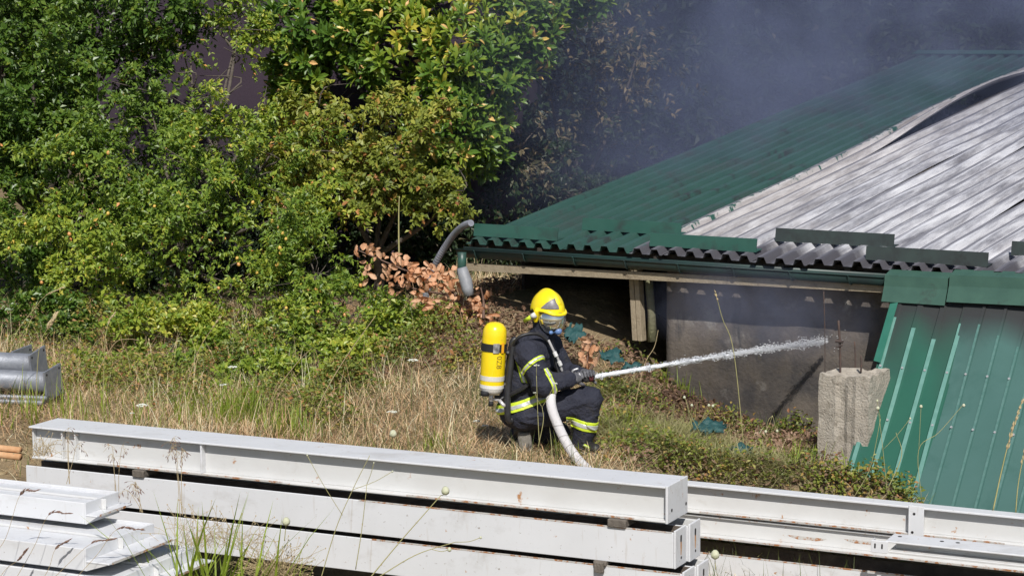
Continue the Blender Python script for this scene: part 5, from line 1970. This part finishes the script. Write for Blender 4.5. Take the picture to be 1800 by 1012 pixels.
weeds('creeping_weeds', 'low green weeds growing through cut grass right of the person',
      [(1090, 760, .22, 800), (1150, 800, .3, 1500), (1230, 830, .3, 1500), (1130, 720, .18, 500), (1330, 840, .25, 700), (1140, 640, .25, 900), (1250, 655, .2, 700), (1070, 700, .14, 500), (1330, 700, .15, 450), (1400, 770, .16, 600), (1200, 690, .2, 700), (1290, 760, .2, 500), (1180, 620, .15, 400), (1370, 720, .14, 400)], .036, 41, hmax=.26)
weeds('vine_weeds', 'leafy green vine creeping at the foot of the leaning sheet', [(1470, 850, .14, 420), (1530, 870, .16, 600), (1590, 880, .12, 380), (1420, 845, .15, 300), (1610, 850, .07, 80)], .042, 42, hmax=.22)
weeds('bank_weeds', 'dull weeds covering the bank beneath the bushes', [(150, 600, .5, 2600), (350, 600, .5, 2400), (520, 610, .4, 2400), (650, 610, .35, 1900), (760, 600, .25, 900), (420, 660, .35, 3200), (600, 690, .20, 3000), (640, 650, .2, 1600), (250, 680, .4, 2200), (560, 740, .2, 1100), (130, 680, .3, 1200), (700, 640, .2, 900), (820, 640, .15, 400), (480, 720, .25, 1000), (480, 640, .25, 1300), (330, 720, .2, 500)], .042, 43, dry=.15, hmax=.36)
# heap of cut, half-green hay right of the person
p = np.concatenate([np.column_stack([r7.normal(size=(k, 2)) * rad + on_ground(px, py)[:2], np.zeros(k)]) for (px, py, rad, k) in ((1180, 790, .25, 3200), (1260, 815, .25, 2800), (1120, 770, .2, 1600), (1340, 845, .2, 1400), (1080, 700, .14, 600))])
n = len(p); p[:, 2] = ground_z(p[:, 0], p[:, 1]) + r7.uniform(.03, .13, n)
V, F, T = blades(p, r7.uniform(0, 2 * math.pi, n), r7.uniform(.1, .3, n), r7.uniform(1.0, 1.7, n), r7.uniform(-.3, .5, n), r7.uniform(.004, .007, n), np.clip(.86 + r7.normal(size=n) * .14, 0, 1))
o = raw_mesh('cut_hay', V, F, M_grass, None, False, org=(0, 0, 0), tint=T)
tag(o, 'heap of pale cut grass between the person and the stump', 'hay', kind='stuff')


# lush green tufts, each a plant of its own
def tuft(px, py, Y, k, hmin, hmax, label, seed, w=(.006, .014), spread=.10, tint=(.35, .85), cat='grass tuft'):
    r = np.random.default_rng(seed)
    c = at(px, py, Y) if Y else on_ground(px, py)
    z = gz(c[0], c[1])
    q = np.column_stack([r.normal(size=(k, 2)) * spread + c[:2], np.zeros(k)])
    q[:, 2] = ground_z(q[:, 0], q[:, 1])
    V, F, T = blades(q, r.uniform(0, 2 * math.pi, k), r.uniform(hmin, hmax, k), np.abs(r.normal(size=k)) * .16, r.uniform(.1, .9, k), r.uniform(*w, k), r.uniform(*tint, k), 5)
    t = thing('grass_tuft', (c[0], c[1], z), label, cat, 'green grass tufts')
    tag(raw_mesh('blades', V, F, M_lush, t, False, tint=T), kind='stuff')


tuft(430, 745, 0, 190, .18, .46, 'tallest bright green grass tuft behind the top beam', 1, spread=.16)
tuft(510, 765, 0, 90, .12, .34, 'bright grass tuft just right of the tallest one', 2, spread=.14)
tuft(330, 740, 0, 70, .12, .40, 'thin grass tuft left of the tallest one behind the beam', 3, spread=.2)
tuft(765, 790, 0, 34, .10, .22, 'small green tuft alone in the dry straw', 4, spread=.05)
tuft(660, 600, 0, 120, .12, .30, 'grass tuft under the drooping plum branches', 5, spread=.2, tint=(.1, .5))
tuft(60, 735, 0, 60, .15, .45, 'sparse grass tuft in front of the grey pipes', 6, spread=.25)
tuft(175, 740, 0, 60, .12, .35, 'sparse grass tuft behind the left end of the top beam', 7, spread=.25)
tuft(375, 1050, 13.15, 80, .7, 1.4, 'lush wide-bladed grass clump in front of the beams', 8, w=(.022, .042), spread=.14, tint=(.4, 1.0))
tuft(275, 1000, 13.6, 150, .65, .98, 'grass clump under the rusty ledged beam end', 9, w=(.008, .016), spread=.10, tint=(.4, .9))
tuft(455, 1060, 13.0, 60, .6, 1.05, 'grass clump at the bottom edge right of the widest blades', 10, w=(.008, .018), spread=.14, tint=(.4, .9))
tuft(1105, 770, 0, 60, .12, .32, 'grass tuft right beside the raised boot', 12, spread=.10, tint=(.5, .95))
tuft(1000, 800, 0, 40, .08, .22, 'short grass tuft between hose and kneeling boot', 13, spread=.08, tint=(.4, .9))
tuft(1400, 830, 0, 70, .12, .36, 'grass tuft just left of the concrete stump foot', 14, spread=.14, tint=(.4, .95))
tuft(1200, 700, 0, 50, .12, .30, 'grass tuft on the brown slope under the jet', 15, spread=.12, tint=(.4, .95))
tuft(1770, 930, 0, 50, .2, .5, 'loose grass tuft before the rightmost leaning sheet', 11, spread=.12)


# tall single stalks with seed heads
M_stalk = pmat('pale stalk', (.30, .29, .11), (.40, .36, .17), 12, .7)
M_stalk_dry = pmat('dry stalk', (.34, .25, .13), (.44, .35, .2), 12, .8)
M_seed = pmat('brown seed head', (.13, .075, .06), (.24, .15, .11), 40, .9, bump=.5)
M_seed_pale = pmat('straw seed head', (.42, .33, .18), (.5, .4, .24), 40, .9, bump=.5)


def stalk(pts, Y, label, r=.0035, head=0.0, headmat=None, mat=None, cat='grass stalk', group='tall grass stalks', hw=.010):
    P = [at(px, py, Y) for px, py in pts]
    P[0][2] = min(P[0][2], gz(P[0][0], P[0][1]) - .0) if gz(P[0][0], P[0][1]) > P[0][2] - .6 else P[0][2]
    cp = catmull(P, 6)
    t = thing('grass_stalk', P[0], label, cat, group)
    mb = MB(); mb.tube(cp, [r * (1 - .5 * i / (len(cp) - 1)) for i in range(len(cp))], 5)
    mb.build('stem', mat or M_stalk, t, True)
    if head:
        k = max(3, int(len(cp) * (1 - head)))
        tail = cp[k:] if len(cp) - k >= 2 else cp[-3:]
        rr = random.Random(hash(label) % 1000)
        mb = MB()
        # spikelets set alternately along the tip
        for i, q in enumerate(tail):
            d = nrm(tail[min(i + 1, len(tail) - 1)] - tail[max(i - 1, 0)])
            for j in range(4):
                off = nrm(np.array([rr.uniform(-1, 1), rr.uniform(-1, 1), rr.uniform(-.3, .8)]))
                s = hw * rr.uniform(.7, 1.4)
                mb.tube([q, q + d * s * 1.2 + off * s * .55, q + d * s * 2.6 + off * s * .7], [s * .12, s * .36, s * .05], 5)
        mb.build('seed_head', headmat or M_seed_pale, t)


stalk([(22, 600), (35, 575), (58, 545), (80, 520), (107, 507)], 18.4, 'arching pale grass stalk above the grey pipes', head=.25)
stalk([(62, 720), (66, 640), (72, 600), (85, 575), (94, 560)], 18.3, 'grass stalk with drooping tan seed head before the pipes', head=.3, hw=.022)
stalk([(181, 745), (182, 690), (184, 610), (190, 570), (200, 552)], 17.6, 'upright yellow-green stalk left of the straw patch', head=.25)
stalk([(140, 740), (165, 670), (200, 605), (225, 596), (245, 598)], 17.9, 'bowed dry stalk beside the upright yellow-green one', mat=M_stalk_dry)
stalk([(295, 750), (280, 690), (270, 640), (262, 600)], 17.5, 'slanting green stalk in the middle of the straw', head=.2)
stalk([(300, 750), (330, 670), (352, 610), (385, 560)], 17.6, 'long tan stalk leaning right over the straw', mat=M_stalk_dry, head=.15)
stalk([(540, 775), (560, 715), (600, 640), (660, 555)], 17.0, 'long pale stalk leaning right below the drooping plum', r=.005, mat=M_stalk_dry)
stalk([(470, 770), (480, 700), (520, 640), (548, 612)], 17.3, 'thin dry stalk left of the long leaning one', mat=M_stalk_dry)
stalk([(702, 470), (701, 420), (701, 370), (702, 345)], 21.2, 'straight yellow sapling stem before the dark hollow', r=.010, mat=M_stalk, cat='sapling', group='saplings')
stalk([(1312, 690), (1290, 620), (1270, 560), (1258, 515)], 17.6, 'thin pale stalk crossing in front of the water jet', r=.004, head=.12)
stalk([(1105, 690), (1130, 650), (1150, 610), (1157, 580)], 17.6, 'pale bent stalk under the start of the water jet', r=.004, mat=M_stalk_dry)
stalk([(1745, 900), (1760, 830), (1775, 770), (1795, 710)], 15.4, 'feathery grass stalk before the rightmost green sheet', r=.006, head=.45, hw=.014)
stalk([(1785, 905), (1790, 850), (1800, 800), (1815, 760)], 15.4, 'second feathery grass stalk at the right picture edge', r=.005, head=.45, hw=.014)
stalk([(1560, 860), (1585, 800), (1575, 760)], 15.9, 'thin vine shoot standing before the first leaning sheet', r=.004)
# foreground seed heads on wiry stems, before the nearest stack
for i, (pts, lab) in enumerate((([(-20, 985), (10, 945), (35, 870), (62, 862)], 'brown seed spike over the uppermost near beam'), ([(20, 1030), (60, 960), (85, 905), (118, 902)], 'brown seed spike across the front flange of the near stack'),
                               ([(60, 1040), (85, 1000), (97, 965), (120, 950)], 'brown seed spike before the second near beam'), ([(70, 1040), (120, 990), (160, 955), (196, 948)], 'brown seed spike nearest the rusty ledge'),
                               ([(-10, 1030), (10, 1000), (30, 985), (45, 968)], 'brown seed spike at the bottom left corner'), ([(110, 1040), (170, 975), (205, 930), (246, 930)], 'brown seed spike lying over the ledged beam end'))):
    stalk(pts, 13.0 - i * .02, lab, r=.0018, head=.34, headmat=M_seed, mat=M_stalk_dry, cat='seed spike', group='brown seed spikes', hw=.010)


# dark drooping grass panicles before the top beam
def panicle(px, py0, py1, Y, label, seed, n=26, reach=30, mat=None):
    """a few thin stems nodding over, spikelets hanging along their upper part"""
    r = random.Random(seed)
    t = thing('grass_panicle', at(px, py0, Y), label, 'grass panicle', 'dark drooping panicles')
    mb = MB(); mh = MB()
    for q in range(3):
        dx = r.uniform(-reach, reach) * .6; top = py1 + r.uniform(0, 30); yy = Y + r.uniform(-.1, .1)
        st = catmull([at(px + r.uniform(-4, 4), py0, yy), at(px + dx * .4, (py0 + top) / 2, yy), at(px + dx, top, yy), at(px + dx * 1.5 + r.uniform(-12, 12), top + r.uniform(4, 22), yy)], 8)
        mb.tube(st, [.0022 - .0014 * i / len(st) for i in range(len(st))], 5)
        for k in range(n // 2):
            a = st[r.randrange(len(st) // 2, len(st))]
            d = np.array([r.uniform(-1, 1), r.uniform(-.6, .6), r.uniform(-1.0, .35)]) * r.uniform(.02, .055)
            b = a + d
            mb.tube([a, a + d * .5 + Z3 * .006, b], .0008, 4)
            v = nrm(d + np.array([0, 0, -.02])) * r.uniform(.016, .034)
            mh.tube([b, b + v * .5, b + v], [.0008, .0030, .0005], 5)
    tag(mb.build('stems', M_stalk_dry, t), kind='stuff'); tag(mh.build('spikelets', mat or M_seed, t), kind='stuff')


panicle(318, 905, 762, 13.9, 'tall dark panicle before the stiffener of the top beam', 1, 34)
panicle(120, 850, 752, 14.6, 'dark panicle before the left end of the top beam', 2, 18, 30)
panicle(250, 900, 835, 13.9, 'low dark panicle above the nearest beam end', 3, 22, 50)
panicle(205, 880, 780, 14.6, 'thin panicle between beam end and top beam, left', 4, 14, 28)


# dry brown wiry shrublet at the foot of the left stack
def wiry(px, py, Y, rad, label, seed, n=120):
    r = random.Random(seed)
    c = at(px, py, Y)
    t = thing('dry_shrublet', c, label, 'dry weed', 'wiry dry weeds')
    mb = MB(); mh = MB()
    for k in range(n):
        v = np.array([r.gauss(0, 1), r.gauss(0, .6), abs(r.gauss(0, .8)) + .15]); v = nrm(v) * rad * r.uniform(.5, 1.1)
        p0 = c + np.array([r.gauss(0, rad * .25), r.gauss(0, rad * .2), 0])
        p1 = p0 + v * .55 + np.array([0, 0, r.uniform(0, .04)]); p2 = p0 + v + np.array([r.uniform(-.04, .04), 0, r.uniform(-.05, .03)])
        mb.tube(catmull([p0, p1, p2], 3), .0012, 4)
        mh.tube([p2 - Z3 * .005, p2, p2 + Z3 * .006], [.0018, .0042, .001], 5)
    tag(mb.build('twigs', M_stalk_dry, t), kind='stuff'); tag(mh.build('seed_pods', M_seed_pale, t), kind='stuff')


wiry(480, 1015, 13.4, .26, 'tangled dry brown weed at the foot of the left stack', 1, 190)
wiry(420, 960, 13.5, .24, 'sparse wiry weed spreading before the second beam', 2, 46)
wiry(340, 960, 13.55, .30, 'open wiry weed before the third beam, left', 4, 60)
wiry(75, 800, 15.6, .14, 'dry weed caught at the left beam end', 3, 60)


# wild carrot: thin branched stem with white umbels; bud-headed ones in front of the beams
M_umbel = pmat('white umbel', (.68, .69, .62), (.56, .58, .48), 60, .8)
M_bud = pmat('pale green bud', (.42, .44, .28), (.55, .55, .42), 30, .8, bump=.4)


def carrot(stem, heads, Y, label, seed, kind='umbel', r=.0032):
    rr = random.Random(seed)
    P = [at(px, py, Y) for px, py in stem]
    t = thing('wild_carrot', P[0], label, 'wild carrot', 'wild carrot plants')
    mb = MB(); cp = catmull(P, 6); mb.tube(cp, [r * (1 - .4 * i / len(cp)) for i in range(len(cp))], 5)
    for (sx, sy, hx, hy, rad) in heads:
        a, b = at(sx, sy, Y), at(hx, hy, Y - .02)
        if (sx, sy) != (hx, hy):
            mb.tube(catmull([a, a * .45 + b * .55 + np.array([0, 0, -.012]), b], 4), r * .6, 5)
    mb.build('stem', M_stalk, t, True)
    for (sx, sy, hx, hy, rad) in heads:
        c = at(hx, hy, Y - .02)
        m2 = MB()
        if kind == 'umbel':
            for k in range(34):
                a = rr.uniform(0, 2 * math.pi); q = rad * math.sqrt(rr.random())
                p = c + np.array([math.cos(a) * q, math.sin(a) * q, .25 * (rad - q) + rr.uniform(-.003, .003)])
                s = rad * rr.uniform(.12, .22)
                m2.tube([p - Z3 * s * .4, p, p + Z3 * s * .5], [s * .4, s, s * .45], 6)
            m2.build('flower_head', M_umbel, t)
        else:
            for i in range(1):
                m2.tube([c - Z3 * rad, c - Z3 * rad * .6, c, c + Z3 * rad * .6, c + Z3 * rad], [rad * .3, rad * .85, rad, rad * .75, rad * .35], 10)
            m2.build('bud', M_bud, t, True)


carrot([(690, 790), (689, 760), (689, 735)], [(689, 735, 689, 724, .040)], 17.6, 'wild carrot with a white umbel low in the straw', 1)
carrot([(722, 700), (724, 665), (725, 645)], [(725, 645, 726, 633, .042)], 18.3, 'wild carrot with a white umbel near the dead leaves', 2)
carrot([(948, 780), (945, 720), (943, 660)], [(943, 660, 943, 642, .022)], 16.2, 'wild carrot in front of the person\'s sleeve', 3)
carrot([(945, 790), (955, 740), (953, 715)], [(953, 715, 975, 674, .022), (953, 715, 940, 690, .012)], 16.1, 'forked wild carrot before the hem of the jacket', 4)
carrot([(240, 735), (245, 725), (248, 720)], [(248, 720, 249, 712, .045), (245, 725, 232, 726, .02)], 17.7, 'flat white umbel just above the top beam, left', 5)
carrot([(405, 720), (406, 670), (408, 650)], [(408, 650, 409, 645, .038), (406, 670, 392, 676, .03)], 18.2, 'wild carrot with two umbels in the dull weeds', 6)
carrot([(825, 745), (845, 752), (850, 750)], [(845, 752, 853, 748, .03), (845, 752, 838, 740, .028)], 17.3, 'flattened white umbels left of the boot', 7)
carrot([(630, 1040), (700, 955), (775, 870)], [(775, 870, 783, 862, .026)], 13.0, 'long-stemmed pale bud leaning right before the beams', 8, 'bud', .004)
carrot([(655, 1020), (730, 975), (800, 952)], [(760, 965, 790, 965, .014), (800, 952, 845, 944, .009)], 13.05, 'forked bud stem low before the second beam', 9, 'bud', .0035)
carrot([(560, 1030), (590, 930), (620, 860), (650, 800)], [(602, 905, 540, 800, .006), (620, 860, 690, 828, .006)], 13.1, 'tall thin branching stem before the left stack', 10, 'bud', .003)
carrot([(625, 1000), (636, 930), (645, 850)], [(645, 850, 657, 813, .005)], 13.2, 'slender straight stem beside the branching one', 11, 'bud', .003)
carrot([(690, 800), (690, 780), (690, 770)], [(690, 770, 691, 762, .030)], 16.8, 'round pale green gourd-like bud above the top beam', 12, 'bud', .004)
carrot([(500, 950), (502, 930), (503, 922)], [(503, 922, 503, 916, .026)], 13.3, 'round pale bud against the second beam', 13, 'bud', .003)
carrot([(1258, 1000), (1257, 985), (1257, 980)], [(1257, 980, 1257, 974, .030)], 14.0, 'round green bud at the end of the left stack', 14, 'bud', .003)
carrot([(1560, 870), (1552, 790), (1544, 720)], [(1544, 720, 1543, 717, .014), (1552, 790, 1600, 735, .008)], 15.9, 'thin weed with white buds before the first leaning sheet', 15, 'bud', .0025)
carrot([(1620, 880), (1615, 790), (1650, 760), (1692, 712)], [(1692, 712, 1694, 712, .012), (1615, 790, 1619, 714, .012)], 15.7, 'thin weed with long side branch before the second sheet', 16, 'bud', .0025)
carrot([(1500, 875), (1530, 820), (1548, 735)], [(1548, 735, 1542, 704, .010)], 15.9, 'thin pale weed leaning on the stump side of the sheets', 17, 'bud', .0025)
carrot([(1345, 770), (1350, 740), (1358, 730)], [(1358, 730, 1346, 758, .012), (1358, 730, 1366, 757, .012)], 17.2, 'pair of tiny white heads before the concrete stump', 18, 'bud', .0025)
carrot([(1235, 770), (1215, 730), (1205, 700)], [(1205, 700, 1203, 698, .012), (1215, 730, 1216, 712, .012), (1225, 750, 1246, 712, .012), (1225, 750, 1253, 713, .012)], 17.3, 'weed with several tiny white heads under the jet', 19, 'bud', .0025)


# scraps of teal plastic netting in the grass
def scrap(px, py, Y, w, h, label, seed):
    """tattered piece of sheeting, crumpled and torn at the rim"""
    r = random.Random(seed)
    c = at(px, py, Y); k = Y / F_PX
    n = 13
    V = []; F = []
    for i in range(n):
        for j in range(n):
            a, b = i / (n - 1) - .5, j / (n - 1) - .5
            p = Vector((a * 5 + seed * 3.1, b * 5, seed * 1.7))
            f = mnoise.noise(p) * .055 + mnoise.noise(p * 2.3) * .03
            V.append(c + np.array([a * w * k * 1.15 + .03 * mnoise.noise(p + Vector((9, 0, 0))), b * h * k * .9 + f * .5, b * h * k * .55 + f]))
    for i in range(n - 1):
        for j in range(n - 1):
            a, b = abs(i / (n - 2) - .5) * 2, abs(j / (n - 2) - .5) * 2
            edge = (a ** 2.5 + b ** 2.5)
            if edge + mnoise.noise(Vector((i * .45 + seed * 5, j * .45, 3))) * .75 > .95:
                continue
            F.append((i * n + j, (i + 1) * n + j, (i + 1) * n + j + 1, i * n + j + 1))
    used = sorted({q for f in F for q in f}); mp = {q: i for i, q in enumerate(used)}
    V = [V[q] for q in used]; F = [tuple(mp[q] for q in f) for f in F]
    o = raw_mesh('plastic_scrap', V, F, pmat('teal plastic', (.012, .060, .062), (.025, .085, .082), 12, .6, bump=.5, stains=[((.05, .06, .05), 9, .55, .7, None)]), None, True)
    sd = o.modifiers.new('thickness', 'SOLIDIFY'); sd.thickness = .003
    tag(o, label, 'plastic scrap', 'teal plastic scraps', 'thing')


scrap(1075, 625, 18.9, 42, 40, 'teal plastic scrap just right of the tan dead twig', 1)
scrap(1010, 585, 19.3, 34, 44, 'teal plastic scrap behind the visor on the bank', 2)
scrap(1245, 748, 17.6, 56, 34, 'teal plastic scrap below the middle of the jet', 3)
scrap(1300, 790, 17.2, 40, 24, 'small teal plastic scrap half buried left of the stump', 4)
scrap(1365, 832, 16.9, 50, 26, 'teal plastic scrap lying by the right-hand beams', 5)
scrap(1110, 645, 18.6, 34, 18, 'flat teal plastic scrap under the start of the jet', 6)

# ================================================================== SMOKE drifting off the burnt roof
def build_smoke():
    x0, x1, y0, y1, z0, z1 = -1.2, 15.0, 20.8, 37.0, .9, 11.0
    c = np.array([(x0 + x1) / 2, (y0 + y1) / 2, z0])
    mb = MB(); mb.frame_box((0, 0, 0), X3, Y3, Z3, x0, x1, y0, y1, z0, z1)
    m = bpy.data.materials.new('smoke')
    m.use_nodes = True
    nt = m.node_tree; N = nt.nodes; L = nt.links
    N.remove(N['Principled BSDF'])
    pv = N.new('ShaderNodeVolumePrincipled')
    pv.inputs['Color'].default_value = (.46, .54, .86, 1)
    pv.inputs['Anisotropy'].default_value = 0.0
    tc = N.new('ShaderNodeTexCoord')
    sep = N.new('ShaderNodeSeparateXYZ'); L.new(tc.outputs['Object'], sep.inputs[0])

    def rng_node(sock, a, b):
        mr = N.new('ShaderNodeMapRange'); mr.interpolation_type = 'SMOOTHSTEP'
        mr.inputs[1].default_value = a; mr.inputs[2].default_value = b
        L.new(sock, mr.inputs[0]); return mr.outputs[0]

    def mul(a, b):
        q = N.new('ShaderNodeMath'); q.operation = 'MULTIPLY'
        for i, v in enumerate((a, b)):
            if hasattr(v, 'is_linked'): L.new(v, q.inputs[i])
            else: q.inputs[i].default_value = v
        return q.outputs[0]
    X, Y, Z = sep.outputs
    ox, oy = -c[0], -c[1]
    n = noise_node(nt, tc.outputs['Object'], .5, 6, .62, 1.4)
    r = ramp(nt, [(.40, 0.02), (.64, 1.0)])
    L.new(n.outputs[0], r.inputs[0])
    d = mul(r.outputs[0], rng_node(X, -1.0 + ox, 2.6 + ox))
    d = mul(d, rng_node(Y, 20.9 + oy, 23.6 + oy))
    d = mul(d, rng_node(Y, 36.9 + oy, 34.0 + oy))
    d = mul(d, rng_node(X, 14.9 + ox, 12.0 + ox))
    d = mul(d, rng_node(Z, 10.0, 7.0))
    d = mul(d, rng_node(Z, 0.02, .9))
    d = mul(d, SMOKE_DENSITY)
    L.new(d, pv.inputs['Density'])
    L.new(pv.outputs[0], N['Material Output'].inputs['Volume'])
    o = mb.build('smoke', m, org=c)
    tag(o, 'bluish grey smoke drifting over the roof and the trees behind', 'smoke', kind='stuff')


SMOKE_DENSITY = .25
build_smoke()


def build_eave_smoke():
    """thin smoke leaking out under the eave, right of the post"""
    O = EA + ew * .0
    u0, u1, v0, v1, z0, z1 = 1.9, 4.6, -.85, .23, .25, 1.28
    c = EA + eh * ((u0 + u1) / 2) + ew * ((v0 + v1) / 2); c[2] = z0
    mb = MB(); mb.frame_box((EA[0], EA[1], 0), eh, ew, Z3, u0, u1, v0, v1, z0, z1)
    m = bpy.data.materials.new('eave smoke')
    m.use_nodes = True
    nt = m.node_tree; N = nt.nodes; L = nt.links
    N.remove(N['Principled BSDF'])
    pv = N.new('ShaderNodeVolumePrincipled')
    pv.inputs['Color'].default_value = (.40, .44, .62, 1)
    tc = N.new('ShaderNodeTexCoord')
    mp = N.new('ShaderNodeMapping'); mp.vector_type = 'POINT'
    L.new(tc.outputs['Object'], mp.inputs[0])
    ln = N.new('ShaderNodeVectorMath'); ln.operation = 'MULTIPLY'
    # turn object space into eave space, scale to an ellipsoid
    mp.inputs['Rotation'].default_value = (0, 0, -math.atan2(eh[1], eh[0]))
    mp.inputs['Location'].default_value = (0, 0, -.62)
    L.new(mp.outputs[0], ln.inputs[0]); ln.inputs[1].default_value = (1 / 1.3, 1 / .52, 1 / .50)
    le = N.new('ShaderNodeVectorMath'); le.operation = 'LENGTH'; L.new(ln.outputs[0], le.inputs[0])
    mr = N.new('ShaderNodeMapRange'); mr.interpolation_type = 'SMOOTHSTEP'
    mr.inputs[1].default_value = .98; mr.inputs[2].default_value = .15
    L.new(le.outputs['Value'], mr.inputs[0])
    n = noise_node(nt, tc.outputs['Object'], 2.2, 4, .6, .8)
    r = ramp(nt, [(.36, .05), (.64, 1.0)]); L.new(n.outputs[0], r.inputs[0])
    q = N.new('ShaderNodeMath'); q.operation = 'MULTIPLY'; L.new(mr.outputs[0], q.inputs[0]); L.new(r.outputs[0], q.inputs[1])
    q2 = N.new('ShaderNodeMath'); q2.operation = 'MULTIPLY'; L.new(q.outputs[0], q2.inputs[0]); q2.inputs[1].default_value = 1.5
    L.new(q2.outputs[0], pv.inputs['Density'])
    L.new(pv.outputs[0], N['Material Output'].inputs['Volume'])
    o = mb.build('smoke', m, org=c)
    tag(o, 'thin smoke hanging under the eave above the concrete stump', 'smoke', kind='stuff')


build_eave_smoke()
